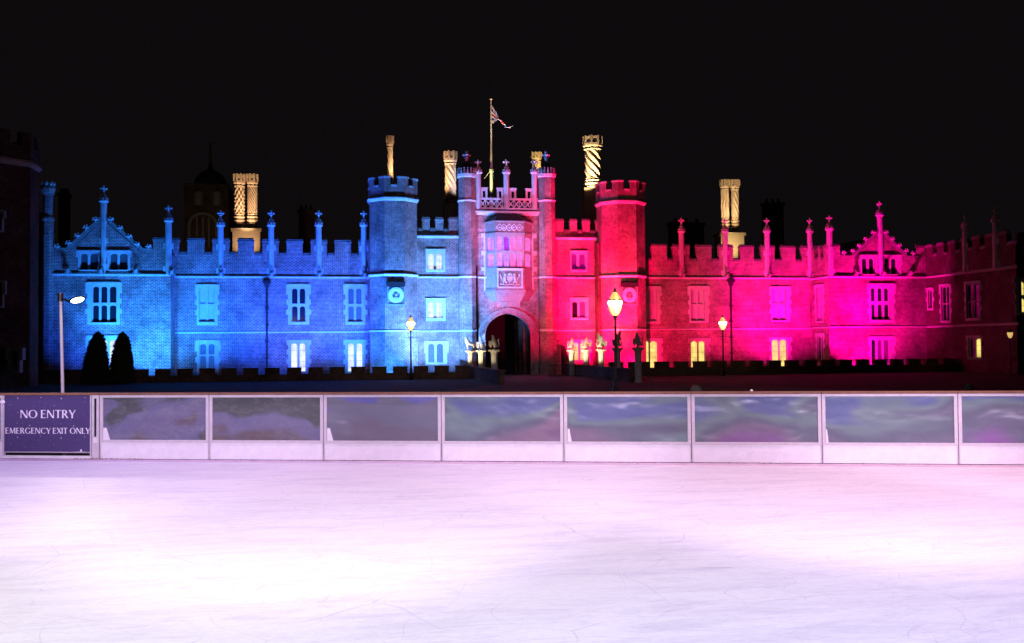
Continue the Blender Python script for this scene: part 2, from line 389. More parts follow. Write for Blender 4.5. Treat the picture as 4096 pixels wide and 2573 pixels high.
def pinnacle_mesh(hs, hf, r=0.26):
    """shaft hs tall, ornate finial hf tall, origin at shaft base"""
    a = MB(); a.lathe(0, 0, [(r, 0), (r, hs*0.97), (r*1.1, hs*0.98), (r*1.45, hs), (r*1.5, hs+0.10), (r*1.2, hs+0.14)])
    f = MB(); z = hs+0.14
    for k in range(8):
        an = R_(45*k); f.ball((r*1.1*math.cos(an), r*1.1*math.sin(an), z+0.10), 0.09, (1, 1, 1.6), 5, 4)
    f.lathe(0, 0, [(r*1.05, z), (r*0.95, z+hf*0.16), (r*0.5, z+hf*0.34), (r*0.30, z+hf*0.52), (r*0.28, z+hf*0.62), (r*0.6, z+hf*0.65), (r*0.3, z+hf*0.69), (r*0.32, z+hf*0.88), (r*0.12, z+hf)])
    for k in range(4):
        an = R_(90*k+45*0); f.ball((r*0.8*math.cos(an), r*0.8*math.sin(an), z+hf*0.79), r*0.42, (1, 1, 0.9), 6, 5)
    f.ball((0, 0, z+hf*0.95), r*0.36, (1, 1, 1.2), 6, 5)
    for k in range(4):
        an = R_(90*k+45); f.ball((r*0.75*math.cos(an), r*0.75*math.sin(an), z+hf*0.30), r*0.3, (1, 1, 1.1), 5, 4)
    return a, f
pin_cache = {}
def pinnacle(parent, x, y, z, hs, hf, r=0.26, m='stone'):
    a, f = pinnacle_mesh(hs, hf, r)
    T = Matrix.Translation((x, y, z)); a.v = [T @ v for v in a.v]; f.v = [T @ v for v in f.v]
    p = a.build('pinnacle', M[m], parent); f.build('finial', M[m], p); return p
def pilaster(parent, x, Y, z0, z1, w_=0.27, out=0.22, T=None):
    b = MB(T); b.pxy([(x-w_, Y), (x-w_*0.55, Y-out), (x+w_*0.55, Y-out), (x+w_, Y)], z0, z1)
    n = max(1, int((z1-z0)/0.9))
    for i in range(n):
        zz = z0+(z1-z0)*(i+0.5)/n
        if i % 2 == 0: b.box(x-w_-0.14, x+w_+0.14, Y-0.045, Y+0.02, zz-0.25, zz+0.25)
    return b.build('pilaster', M['stone'], parent)
def gargoyle(parent, x, Y, z, s=1.0, T=None, m='cop'):
    b = MB(T)
    b.ball((x, Y-0.28*s, z+0.02), 0.24*s, (0.8, 1.3, 0.85), 8, 6)
    b.ball((x+0.03, Y-0.58*s, z+0.16*s), 0.19*s, (0.9, 1.1, 1.0), 8, 6)
    for sg in (-1, 1):
        b.ball((x+sg*0.17*s, Y-0.5*s, z+0.34*s), 0.09*s, (0.8, 0.7, 1.6), 6, 4)
        b.ball((x+sg*0.2*s, Y-0.3*s, z-0.16*s), 0.11*s, (0.8, 1, 1.6), 6, 4)
    b.ball((x, Y-0.78*s, z+0.08*s), 0.10*s, (1, 1.2, 0.8), 6, 4)
    return b.build('gargoyle', M[m], parent)
def dark_pipe(parent, px, Y, py_top, py_bot=1475, side=True):
    x = XX(px, Y); zt = ZZ(py_top, Y, px); b = MB()
    b.lathe(x, Y-0.14, [(0.085, 0.0), (0.085, zt-0.6)], 8)
    for i in range(4):
        zz = zt*(0.2+0.17*i); b.box(x-0.17, x+0.17, Y-0.25, Y+0.01, zz, zz+0.10)
    p = b.build('dark_pipe', M['lead'], parent)
    q = MB(); q.pxy([(x-0.15, Y-0.28), (x+0.15, Y-0.28), (x+0.15, Y), (x-0.15, Y)], zt-0.62, zt-0.25, [(x-0.25, Y-0.36), (x+0.25, Y-0.36), (x+0.25, Y), (x-0.25, Y)])
    q.box(x-0.33, x+0.33, Y-0.42, Y, zt-0.25, zt); q.build('hopper', M['lead'], p); return p

HF = 1.26  # common finial height
# ================================================================== LEFT WING (projecting, gabled)
YL = -2.4
lw = empty('palace_wing', (XX(430, YL), YL, 0), 'blue-lit gabled brick wing with a finial on its apex, left of the long blue range', 'building')
g = []
rows_u = [(1015, 1078)]
g.append(winpx(lw, YL, (312, 1004, 400, 1082), [(323, 350), (360, 391)], rows_u, 'lattice'))
g.append(winpx(lw, YL, (430, 1004, 520, 1082), [(441, 469), (478, 509)], rows_u, 'lattice'))
g.append(winpx(lw, YL, (350, 1131, 480, 1299), [(371, 395), (404, 428), (438, 464)], [(1147, 1211), (1222, 1288)], 'glass'))
g.append(winpx(lw, YL, (350, 1345, 480, 1484), [(371, 395), (404, 428), (438, 464)], [(1362, 1478)], 'cool'))
x0, x1 = XX(182, YL), XX(683, YL); zled = ZZ(1001, YL, 430)
b = MB(); b.plate(x0, x1, 0, zled, g, YL, YL+0.28); b.box(x0+0.01, x1-0.01, YL+0.285, 7, 0, zled-0.3)
gx0, gx1, gax, gaz = XX(281, YL), XX(557, YL), XX(414, YL, 880), ZZ(880, YL, 414)
b.pxz([(gx0, zled), (gx1, zled), (gax, gaz)], YL, YL+0.4)
b.build('wall', M['brick'], lw)
b = MB()
for (a, c) in ((gx0-0.1, gax), (gx1+0.1, gax)):
    d = Vector((c-a, 0, gaz-zled)).normalized(); nrm = Vector((-d.z, 0, d.x)) if d.x > 0 else Vector((d.z, 0, -d.x))
    if nrm.z < 0: nrm = -nrm
    P0, P1 = Vector((a, 0, zled)), Vector((c, 0, gaz+0.1))
    q = [P0, P1, P1+nrm*0.30, P0+nrm*0.30]
    b.pxz([(v.x, v.z) for v in q], YL-0.10, YL+0.5)
b.box(XX(206, YL), gx0-0.05, YL-0.08, YL+0.5, zled+0.002, zled+0.17)
b.box(gx1+0.05, XX(610, YL), YL-0.08, YL+0.5, zled+0.002, zled+0.17)
cg = b.build('gable_coping', M['cop'], lw)
def crocket(parent, x, y, z, s=1.0, fl=1, m='stone'):
    b = MB()
    b.ball((x, y, z), 0.13*s, (1.2, 0.9, 0.9), 6, 4); b.ball((x+0.16*fl*s, y, z+0.14*s), 0.12*s, (1, .9, 1.2), 6, 4)
    b.ball((x-0.18*fl*s, y, z+0.02*s), 0.11*s, (1.3, .8, .8), 6, 4); b.ball((x-0.08*fl*s, y, z+0.2*s), 0.09*s, (.8, .8, 1.5), 6, 4)
    b.ball((x+0.26*fl*s, y, z-0.06*s), 0.08*s, (1, .8, .8), 6, 4)
    b.tube((x, y, z-0.30*s), (x, y, z), 0.05*s, 0.05*s, 5)
    return b.build('crocket', M[m], parent)
for px, py in ((381, 878), (344, 910), (309, 943), (274, 973), (228, 987), (444, 878), (480, 912), (516, 946), (548, 978), (594, 987)):
    p = PY(px, py, YL-0.16); crocket(lw, p.x, p.y, p.z, 0.82, -1 if px < 414 else 1)
z0 = ZZ(884, YL, 414); pinnacle(lw, gax, YL+0.05, z0-0.2, ZZ(808, YL, 414)-z0+0.2, HF, 0.27)
pilaster(lw, gax, YL, ZZ(1095, YL, 414), z0, 0.20, 0.22)
ZS = ZZ(1098, YL, 430)
string(lw, x0, x1, YL, ZS)
for px in (275, 407, 546): gargoyle(lw, XX(px, YL), YL, ZS+0.25)
# stepped parapet block beside the corner, corner strip, corner turret
xa, xb = XX(612, YL), x1
crenel(lw, YL, xa, xb, zled, ZZ(962, YL, 650)-0.02, ZZ(962, YL, 650), [(xa, xb)])
pilaster(lw, XX(674, YL), YL, ZS, ZZ(962, YL, 674), 0.27, 0.2)
z0 = ZZ(962, YL, 674); pinnacle(lw, XX(674, YL), YL-0.02, z0-0.1, ZZ(887, YL, 674)-z0+0.1, HF, 0.27)
gargoyle(lw, XX(690, YL), YL, ZS+0.2)
tx = XX(189, YL); b = MB()
zt = ZZ(725, YL, 189); zA = ZZ(938, YL, 189); zB = ZZ(880, YL, 189)
b.lathe(tx, YL+0.1, [(0.50, 0), (0.50, zA), (0.46, zA+0.1), (0.44, zB-0.1), (0.50, zB), (0.50, zB+0.2), (0.36, zB+0.35), (0.40, zt-1.2), (0.50, zt-0.95), (0.58, zt-0.7), (0.58, zt-0.55), (0.50, zt-0.35)], 8)
tt = b.build('corner_turret', M['brick'], lw)
b = MB()
for k in range(8): b.ball((tx+0.45*math.cos(R_(45*k)), YL+0.1+0.45*math.sin(R_(45*k)), zt-0.22), 0.15, (1, 1, 1.5), 6, 4)
b.build('turret_crown', M['stone'], tt)
b = MB(); b.box(x0-0.02, x0+0.42, YL-0.05, YL+0.3, 0, ZS-0.15); b.build('quoin', M['stone'], lw)
b = MB(); b.pxz([(x0+1, zled-0.2), (x1-1, zled-0.2), (gax, gaz-0.3)], YL+0.6, 7); b.build('roof', M['tile'], lw)

# ================================================================== LEFT RANGE
lr = empty('palace_range', (XX(1080, 0), 0, 0), 'long blue-lit crenellated brick range between the gabled wing and the gatehouse', 'building')
g = []
RU = [(1155, 1215), (1226, 1286)]
g.append(winpx(lr, 0, (788, 1140, 871, 1301), [(799, 823), (832, 856)], RU, 'blind', lab='tall window with closed white shutters'))
g.append(winpx(lr, 0, (1152, 1139, 1237, 1299), [(1168, 1190), (1199, 1220)], RU, 'glass'))
g.append(winpx(lr, 0, (1381, 1139, 1462, 1299), [(1394, 1415), (1425, 1446)], RU, 'lattice2'))
RLw = [(1377, 1486)]
g.append(winpx(lr, 0, (788, 1363, 875, 1494), [(800, 824), (834, 857)], [(1377, 1418), (1424, 1486)], 'lattice2'))
g.append(winpx(lr, 0, (1153, 1361, 1239, 1494), [(1165, 1189), (1198, 1221)], [(1375, 1486)], 'cool'))
g.append(winpx(lr, 0, (1381, 1361, 1463, 1494), [(1393, 1416), (1426, 1449)], [(1375, 1486)], 'cool'))
x0, x1 = XX(690, 0), XX(1490, 0); zc = ZZ(1022, 0, 1080); zt = ZZ(968, 0, 1080)
b = MB(); b.plate(x0, x1, 0, zc-0.6, g, 0, 0.28); b.box(x0, x1, 0.285, 9, 0, zc-1.2); b.build('wall', M['brick'], lr)
mer = [(690, 716), (750, 817), (850, 917), (951, 1015), (1049, 1114), (1146, 1211), (1243, 1308), (1339, 1404), (1434, 1478)]
crenel(lr, 0, x0, x1, zc-0.6, zc, zt, [(XX(a, 0, 990), XX(c, 0, 990)) for a, c in mer])
ZSU = ZZ(1108, 0, 1080); ZSL = ZZ(1328, 0, 1080)
string(lr, x0, x1, 0, ZSU); string(lr, x0, x1, 0, ZSL, h=0.20, out=0.12)
for px in (883, 1085, 1275, 1455):
    x = XX(px, 0, 980); pilaster(lr, x, 0, ZSU, zt, 0.24, 0.2)
    pinnacle(lr, x, -0.02, zt-0.1, ZZ(905, 0, px)-zt+0.1, HF, 0.26); gargoyle(lr, x+0.05, 0, ZSU+0.22, 0.9)
dark_pipe(lr, 1068, 0, 1123)
b = MB(); b.pxy([(x0, 1), (x1, 1), (x1, 9), (x0, 9)], zc-1.19, zc-0.3, [(x0, 4.9), (x1, 4.9), (x1, 5.1), (x0, 5.1)]); b.build('roof', M['tile'], lr)

# ================================================================== RIGHT RANGE
rr = empty('palace_range', (XX(2900, 0), 0, 0), 'long crenellated brick range right of the gatehouse, fading from dim red to magenta', 'building')
g = []
g.append(winpx(rr, 0, (2572, 1147, 2640, 1296), [(2580, 2595), (2601, 2624)], [(1163, 1214), (1226, 1284)], 'blind'))
g.append(winpx(rr, 0, (2757, 1146, 2834, 1292), [(2766, 2787), (2794, 2815)], [(1160, 1216), (1224, 1282)], 'blind'))
g.append(winpx(rr, 0, (3083, 1148, 3160, 1288), [(3091, 3112), (3121, 3141)], [(1162, 1213), (1224, 1280)], 'blind'))
g.append(winpx(rr, 0, (2575, 1356, 2645, 1482), [(2583, 2596), (2602, 2629)], [(1366, 1476)], 'warm'))
g.append(winpx(rr, 0, (2760, 1355, 2836, 1482), [(2766, 2790), (2796, 2819)], [(1366, 1476)], 'warm'))
g.append(winpx(rr, 0, (3083, 1350, 3162, 1478), [(3090, 3115), (3121, 3146)], [(1360, 1472)], 'warm'))
x0, x1 = XX(2560, 0), XX(3315, -3.4)+0.15; zcr = ZZ(1046, 0, 2900); ztr = ZZ(991, 0, 2900)
b = MB(); b.plate(x0, x1, 0, zcr-0.6, g, 0, 0.28); b.box(x0, x1, 0.285, 9, 0, zcr-1.2); b.build('wall', M['brick'], rr)
mer = [(2606, 2667), (2692, 2758), (2787, 2846), (2876, 2932), (2961, 3015), (3045, 3098), (3127, 3182), (3208, 3240)]
crenel(rr, 0, x0, x1, zcr-0.6, zcr, ztr, [(XX(a, 0, 1010), XX(c, 0, 1010)) for a, c in mer])
ZRU = ZZ(1112, 0, 2900); ZRL = ZZ(1315, 0, 2900)
string(rr, x0, x1, 0, ZRU); string(rr, x0, x1, 0, ZRL, h=0.20, out=0.12)
for px in (2726, 2900, 3068, 3240):
    x = XX(px, 0, 1000); pilaster(rr, x, 0, ZRU, ztr, 0.24, 0.2)
    pinnacle(rr, x, -0.02, ztr-0.1, ZZ(930, 0, px)-ztr+0.1, HF, 0.26); gargoyle(rr, x+0.05, 0, ZRU+0.22, 0.9)
dark_pipe(rr, 2922, 0, 1118)
b = MB(); b.pxy([(x0, 1), (x1, 1), (x1, 9), (x0, 9)], zcr-1.19, zcr-0.3, [(x0, 4.9), (x1, 4.9), (x1, 5.1), (x0, 5.1)]); b.build('roof', M['tile'], rr)

# ================================================================== RIGHT WING
YR = -3.4
rw = empty('palace_wing', (XX(3500, YR), YR, 0), 'magenta-lit gabled brick wing, right of the long red range', 'building')
g = []
g.append(winpx(rw, YR, (3440, 1022, 3508, 1101), [(3450, 3468), (3478, 3496)], [(1035, 1096)], 'glass'))
g.append(winpx(rw, YR, (3534, 1022, 3604, 1101), [(3540, 3559), (3567, 3586)], [(1035, 1096)], 'glass'))
g.append(winpx(rw, YR, (3476, 1137, 3576, 1292), [(3486, 3502), (3513, 3530), (3539, 3556)], [(1153, 1205), (1218, 1278)], 'glass'))
g.append(winpx(rw, YR, (3479, 1348, 3577, 1462), [(3488, 3505), (3513, 3531), (3538, 3558)], [(1360, 1452)], 'magglass', pm=('glass', 'magglass', 'lattice2')))
x0, x1 = XX(3315, YR), XX(3705, YR); zledr = ZZ(1030, YR, 3520)
b = MB(); b.plate(x0, x1, 0, zledr, g, YR, YR+0.28); b.box(x0+0.3, x1-0.01, YR+0.285, 7, 0, zledr-0.3)
gx0, gx1, gax, gaz = XX(3424, YR), XX(3620, YR), XX(3521, YR, 930), ZZ(930, YR, 3520)
b.pxz([(gx0, zledr), (gx1, zledr), (gax, gaz)], YR, YR+0.4)
b.build('wall', M['brick'], rw)
b = MB()
for (a, c) in ((gx0-0.1, gax), (gx1+0.1, gax)):
    P0, P1 = Vector((a, 0, zledr)), Vector((c, 0, gaz+0.1)); d = (P1-P0).normalized(); nrm = Vector((-d.z, 0, d.x))
    if nrm.z < 0: nrm = -nrm
    q = [P0, P1, P1+nrm*0.30, P0+nrm*0.30]; b.pxz([(v.x, v.z) for v in q], YR-0.10, YR+0.5)
b.box(XX(3362, YR), gx0-0.05, YR-0.08, YR+0.5, zledr+0.002, zledr+0.17)
b.box(gx1+0.05, XX(3678, YR), YR-0.08, YR+0.5, zledr+0.002, zledr+0.17)
b.build('gable_coping', M['cop'], rw)
for px, py in ((3494, 930), (3464, 957), (3437, 984), (3412, 1005), (3377, 1012), (3545, 930), (3571, 956), (3598, 982), (3625, 1004), (3652, 1014)):
    p = PY(px, py, YR-0.16); crocket(rw, p.x, p.y, p.z, 0.82, -1 if px < 3520 else 1)
z0 = ZZ(934, YR, 3520); pinnacle(rw, gax, YR+0.05, z0-0.2, ZZ(864, YR, 3520)-z0+0.2, HF, 0.27)
pilaster(rw, gax, YR, ZZ(1105, YR, 3520), z0, 0.20, 0.22)
ZWR = ZZ(1108, YR, 3520); ZWL = ZZ(1307, YR, 3520)
string(rw, x0, x1, YR, ZWR); string(rw, x0, x1, YR, ZWL, h=0.20, out=0.12)
for px in (3420, 3527, 3634): gargoyle(rw, XX(px, YR), YR, ZWR+0.25)
zbl = ZZ(988, YR, 3340)
xa = XX(3363, YR); crenel(rw, YR, x0, xa, zledr, zbl-0.02, zbl, [(x0, xa)])
xa = XX(3672, YR); crenel(rw, YR, xa, x1, zledr, zbl-0.02, zbl, [(xa, x1)])
pilaster(rw, XX(3315, YR)+0.28, YR, ZWR, zbl, 0.27, 0.2)
pinnacle(rw, XX(3315, YR)+0.22, YR+0.1, zbl-0.1, ZZ(920, YR, 3315)-zbl+0.1, HF, 0.27)
# inner return of the wing, faces left; local x runs back from the front corner
TI = Matrix(((0, 1, 0, x0), (1, 0, 0, YR), (0, 0, 1, 0), (0, 0, 0, 1)))   # local (u, depth, z) -> world (x0+depth, YR+u, z)
hol = window(rw, 0, (1.0, 2.6, ZZ(1292, -1.7, 3267), ZZ(1140, -1.7, 3267)), [(1.25, 1.72), (1.88, 2.35)], [(ZZ(1210, -1.7, 3267), ZZ(1153, -1.7, 3267)), (ZZ(1283, -1.7, 3267), ZZ(1221, -1.7, 3267))], 'blind', T=TI)
ho2 = window(rw, 0, (1.1, 2.5, ZZ(1470, -1.7, 3267), ZZ(1335, -1.7, 3267)), [(1.28, 1.72), (1.88, 2.3)], [(ZZ(1452, -1.7, 3267), ZZ(1347, -1.7, 3267))], 'glass', T=TI)
b = MB(TI); b.plate(0.003, 3.4, 0, zledr-0.003, [hol, ho2], -0.003, 0.28); b.build('side_wall', M['brick'], rw)
string(rw, 0, 3.4, 0, ZWR, T=TI); string(rw, 0, 3.4, 0, ZWL, T=TI, h=0.20, out=0.12)
crenel(rw, 0, 0.4, 3.4, zledr, zcr+0.05, zbl, [(0.5, 0.9), (1.5, 2.0), (2.7, 3.4)], T=TI)
b = MB(); b.pxz([(x0+1, zledr-0.2), (x1-1, zledr-0.2), (gax, gaz-0.3)], YR+0.6, 7); b.build('roof', M['tile'], rw)

# ================================================================== RIGHT FORWARD BLOCK (runs towards the camera)
fx = XX(3705, YR)
fb = empty('palace_side_block', (fx, -12, 0), 'dim dark brick block at the right edge, coming forward from the magenta wing', 'building')
TF = Matrix(((0, 1, 0, fx), (-1, 0, 0, YR), (0, 0, 1, 0), (0, 0, 0, 1)))   # u runs towards the camera
def FU(px, py=1200): return -(PXp(px, py, fx).y - YR)
def FZ(px, py): return PXp(px, py, fx).z
g = []
def fwin(pl, pr, pt, pb, ncol, nrow, pane, pm=None):
    u0, u1 = FU(pl), FU(pr); um = (pl+pr)/2; zb, zt_ = FZ(um, pb), FZ(um, pt)
    wd = (u1-u0-0.36)/ncol; cols = [(u0+0.18+i*wd+0.05, u0+0.18+(i+1)*wd-0.05) for i in range(ncol)]
    hh = (zt_-zb-0.4)/nrow; rws = [(zb+0.2+i*hh+0.05, zb+0.2+(i+1)*hh-0.05) for i in range(nrow)]
    g.append(window(fb, 0, (u0, u1, zb, zt_), cols, rws, pane, T=TF, pm=pm))
fwin(3709, 3733, 1153, 1242, 1, 1, 'glass')
fwin(3762, 3803, 1138, 1292, 2, 2, 'glass')
fwin(3862, 3922, 1127, 1283, 2, 2, 'glass')
fwin(3866, 3926, 1345, 1440, 2, 1, 'warm', pm=('glass', 'warm'))
ub = FU(4075); zfp = FZ(3740, 985)
b = MB(TF); b.plate(0.0, ub, 0, zfp-1.1, g, 0, 0.28); b.box(0.0, ub-0.5, 0.285, 8, 0, zfp-1.5); b.build('wall', M['dbrick'], fb)  # darker brick stands in for the weak light on this block
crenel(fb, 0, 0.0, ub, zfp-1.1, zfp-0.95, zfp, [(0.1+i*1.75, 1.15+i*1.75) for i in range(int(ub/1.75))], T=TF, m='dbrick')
string(fb, 0, ub, 0, FZ(3740, 1105), T=TF)
string(fb, 0, ub, 0, FZ(3740, 1307), T=TF, h=0.2, out=0.12)
for px in (3861, 3983):
    u = FU(px, 980); p = TF @ Vector((u, 0, 0)); pilaster(fb, u, 0, FZ(3740, 1105), zfp, T=TF)
    pinnacle(fb, p.x+0.02, p.y, zfp-0.1, 1.3, HF)
# far end of this block, turned to face the camera, with a lit window
P = TF @ Vector((ub, 0, 0)); YE = P.y
g2 = winpx(fb, YE, (4062, 1112, 4150, 1262), [(4078, 4100), (4108, 4130)], [(1128, 1180), (1195, 1248)], 'warm')
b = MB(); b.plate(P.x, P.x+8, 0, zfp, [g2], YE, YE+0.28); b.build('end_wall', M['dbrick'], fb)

# ================================================================== GATEHOUSE
YG = -0.3
gh = empty('palace_gatehouse', (XX(2030, YG), YG, 0), 'tall brick gatehouse with arched gateway and crenellated towers, half blue, half red', 'building')
GU, GL = ZZ(1109, YG, 1900), ZZ(1323, YG, 1900)
# --- side walls with windows
def gwin(o, c, r, pane, **kw): return winpx(gh, YG, o, c, r, pane, teeth=False, **kw)
gl = [gwin((1703, 999, 1781, 1089), [(1713, 1735), (1745, 1767)], [(1016, 1077)], 'cool', lab='two-light window with pale pink curtains'),
      gwin((1704, 1195, 1782, 1284), [(1713, 1735), (1746, 1767)], [(1208, 1271)], 'cool'),
      winpx(gh, YG, (1703, 1367, 1788, 1458), [(1713, 1738), (1747, 1773)], [(1376, 1449)], 'lattice')]
gr = [gwin((2281, 1006, 2350, 1088), [(2287, 2308), (2318, 2341)], [(1017, 1078)], 'magglass'),
      gwin((2281, 1193, 2354, 1281), [(2289, 2311), (2320, 2342)], [(1208, 1270)], 'glass', pm=('glass', 'magglass')),
      winpx(gh, YG, (2284, 1360, 2362, 1450), [(2292, 2314), (2322, 2344)], [(1371, 1440)], 'warm')]
xl0, xl1, xr0, xr1 = XX(1610, YG), XX(1860, YG), XX(2200, YG), XX(2440, YG)
zgc, zgt = ZZ(925, YG, 1750), ZZ(880, YG, 1750)
zgm = ZZ(842, YG, 2030)
ax0, ax1 = XX(1942, YG, 1400), XX(2122, YG, 1400); zspr = ZZ(1335, YG, 2030); zap = ZZ(1254, YG, 2030)
b = MB()
b.plate(xl0, xl1, 0, zgc-0.7, gl, YG, YG+0.28); b.plate(xr0, xr1, 0, zgc-0.7, gr, YG, YG+0.28)
b.box(xl0, xl1, YG+0.285, 9, 0, zgc-1.2); b.box(xr0, xr1, YG+0.285, 9, 0, zgc-1.2)
b.plate(xl1+0.001, xr0-0.001, 0, zgm, [(ax0, ax1, 0.01, zap+0.02)], YG-0.05, YG+0.5)
b.box(xl1, ax0-0.02, YG+0.51, 9, 0, zgm-0.5); b.box(ax1+0.02, xr0, YG+0.51, 9, 0, zgm-0.5); b.box(ax0-0.03, ax1+0.03, YG+0.51, 9, zap+0.1, zgm-0.5)
# spandrels that round the opening into a four-centred arch
axc = (ax0+ax1)/2; ahw = (ax1-ax0)/2
def archz(u, top, spr): u = min(1, abs(u)); return spr+(top-spr)*(0.80*math.sqrt(1-u**2.3)+0.20*(1-u))
N = 14
for k in range(-N, N):
    ua, ub_ = k/N, (k+1)/N
    b.pxz([(axc+ahw*ua, archz(ua, zap, zspr)), (axc+ahw*ub_, archz(ub_, zap, zspr)), (axc+ahw*ub_, zap+0.021), (axc+ahw*ua, zap+0.021)], YG-0.049, YG+0.49)
b.build('wall', M['fine'], gh)
crenel(gh, YG, xl0, xl1, zgc-0.7, zgc, zgt, [(XX(a, YG, 900), XX(c, YG, 900)) for a, c in ((1640, 1667), (1689, 1719), (1742, 1773), (1795, 1860))], m='fine')
crenel(gh, YG, xr0, xr1, zgc-0.7, zgc, zgt, [(XX(a, YG, 900), XX(c, YG, 900)) for a, c in ((2200, 2255), (2280, 2308), (2330, 2359), (2382, 2420))], m='fine')
zz = ZZ(946, YG, 1750)
for a, c in ((xl0, xl1), (xr0, xr1)):
    string(gh, a, c, YG, zz, h=0.34, out=0.28, name='cornice'); string(gh, a, c, YG, GU); string(gh, a, c, YG, GL, h=0.2, out=0.12)
string(gh, xl1, xr0, YG-0.05, GU, h=0.24, out=0.14)
# arch mouldings, stepping inwards
b = MB()
for (o0, o1, ya, yb) in ((0.66, 0.50, -0.16, 0.0), (0.50, 0.34, -0.08, 0.1), (0.34, 0.18, 0.02, 0.2), (0.18, 0.0, 0.14, 0.45)):
    path = []
    for o in (o0, o1):
        hw, tp = ahw+o, zap+o*0.85
        pts = [(axc-hw, 0.0), (axc-hw, zspr*0.5)]+[(axc+hw*math.sin(math.pi/2*k/12), archz(math.sin(math.pi/2*k/12), tp, zspr)) for k in range(-12, 13)]+[(axc+hw, zspr*0.5), (axc+hw, 0.0)]
        path.append(pts)
    for i in range(len(path[0])-1):
        b.pxz([path[0][i], path[0][i+1], path[1][i+1], path[1][i]], YG-0.05+ya, YG-0.05+yb+0.3)
b.build('arch_moulding', M['ostone'], gh)
b = MB(); b.box(ax0-0.5, ax1+0.5, 8.2, 8.4, 0, zap+0.5); bb = b.build('gate_door', M['dark'], gh)
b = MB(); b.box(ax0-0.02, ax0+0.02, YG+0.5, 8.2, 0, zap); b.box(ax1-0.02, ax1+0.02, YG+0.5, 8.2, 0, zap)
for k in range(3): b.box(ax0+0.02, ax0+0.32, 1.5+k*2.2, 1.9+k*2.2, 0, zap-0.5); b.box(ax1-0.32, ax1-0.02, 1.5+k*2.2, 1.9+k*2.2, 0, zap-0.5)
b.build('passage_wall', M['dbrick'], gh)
# --- cornice and pierced parapet of the centre bay
cx0, cx1 = XX(1905, YG), XX(2160, YG)
string(gh, xl1, xr0, YG-0.05, ZZ(851, YG, 2030), h=0.55, out=0.55, name='cornice')
YP = YG-0.35
zs, zm_, zb0 = ZZ(793, YP, 2030), ZZ(756, YP, 2030), ZZ(834, YP, 2030)
b = MB()
X = lambda p: XX(p, YP, 800)
b.box(X(1905), X(2160), YP, YP+0.25, zb0-0.08, zb0+0.06); b.box(X(1905), X(2160), YP-0.05, YP+0.3, zs-0.16, zs)
for a, c in ((1924, 1950), (1989, 2014), (2039, 2065), (2104, 2130)):
    xa, xb = X(a), X(c); b.plate(xa, xb, zs, zm_, [(xa+0.17, xb-0.17, zs+0.02, zm_-0.2)], YP, YP+0.25)
    b.box(xa-0.06, xb+0.06, YP-0.05, YP+0.3, zm_, zm_+0.09)
nq = 10; xs0, xs1 = X(1920), X(2145); wq = (xs1-xs0)/nq
for i in range(nq):
    xa, xb = xs0+i*wq, xs0+(i+1)*wq; za, zb_ = zb0+0.06, zs-0.16
    for (p, q) in (((xa, za), (xb, zb_)), ((xa, zb_), (xb, za))): b.tube((p[0], YP+0.12, p[1]), (q[0], YP+0.12, q[1]), 0.055, None, 5)
    b.ball(((xa+xb)/2, YP+0.1, (za+zb_)/2), 0.13, (1, 0.7, 1), 6, 4); b.box(xa-0.03, xa+0.03, YP+0.03, YP+0.2, za, zb_)
b.build('pierced_parapet', M['stone'], gh)
for px in (1913, 2026, 2138):
    z0 = zb0-0.1; pinnacle(gh, XX(px, YP, 780), YP+0.05, z0, ZZ(693, YP, px)-z0, ZZ(640, YP, px)-ZZ(693, YP, px)-0.1, 0.27)
# --- turrets flanking the centre bay
def turret(px, side):
    cx = XX(px, YG-0.5); cy = YG-0.25; s = 0.62; ztop = ZZ(694, YG-0.9, px)
    b = MB(); b.pxy(octa(cx, cy, s), 0, ztop); t = b.build('turret', M['fine'], gh)
    Rr = s*1.3066
    for z_, ex, hh in ((ZZ(801, YG-0.9, px), 0.10, 0.22), (GU, 0.10, 0.24), (GL, 0.08, 0.2)):
        c = MB(); c.lathe(cx, cy, [(Rr+0.01, z_-hh*0.5), (Rr+ex*0.6, z_-hh*0.2), (Rr+ex, z_), (Rr+ex, z_+hh*0.15), (Rr+0.01, z_+hh*0.6)]); c.build('moulding', M['stone'], t)
    c = MB(); c.lathe(cx, cy, [(Rr+0.01, ztop-0.35), (Rr+0.10, ztop-0.25), (Rr+0.14, ztop), (Rr+0.05, ztop+0.02)])
    for k in range(16):
        an = R_(22.5*k); c.ball((cx+(Rr-0.02)*math.cos(an), cy+(Rr-0.02)*math.sin(an), ztop+0.18), 0.12, (0.8, 0.8, 2.0), 6, 4)
        c.box(cx+(Rr-0.02)*math.cos(an)-0.04, cx+(Rr-0.02)*math.cos(an)+0.04, cy+(Rr-0.02)*math.sin(an)-0.04, cy+(Rr-0.02)*math.sin(an)+0.04, ztop+0.2, ztop+0.55)
    c.build('crown', M['stone'], t)
    zf = ZZ(640, YG-0.9, px)
    c = MB(); c.lathe(cx, cy, [(Rr*0.9, ztop+0.1), (Rr*0.85, ztop+0.5), (Rr*0.55, ztop+0.85), (Rr*0.25, ztop+1.05), (0.10, zf+0.02)]); c.build('cupola', M['lead'], t)
    c = MB(); zt2 = ZZ(598, YG-0.9, px); h = zt2-zf
    c.lathe(cx, cy, [(0.12, zf), (0.14, zf+h*0.25), (0.24, zf+h*0.3), (0.14, zf+h*0.36), (0.15, zf+h*0.85), (0.05, zt2)])
    for k in range(4): c.ball((cx+0.27*math.cos(R_(90*k)), cy+0.27*math.sin(R_(90*k)), zf+h*0.58), 0.15, (1, 1, 0.8), 6, 4)
    c.ball((cx, cy, zf+h*0.85), 0.16, (1, 1, 1.1), 6, 4); c.build('finial', M['stone'], t)
turret(1871, -1); turret(2191, 1)
b = MB()
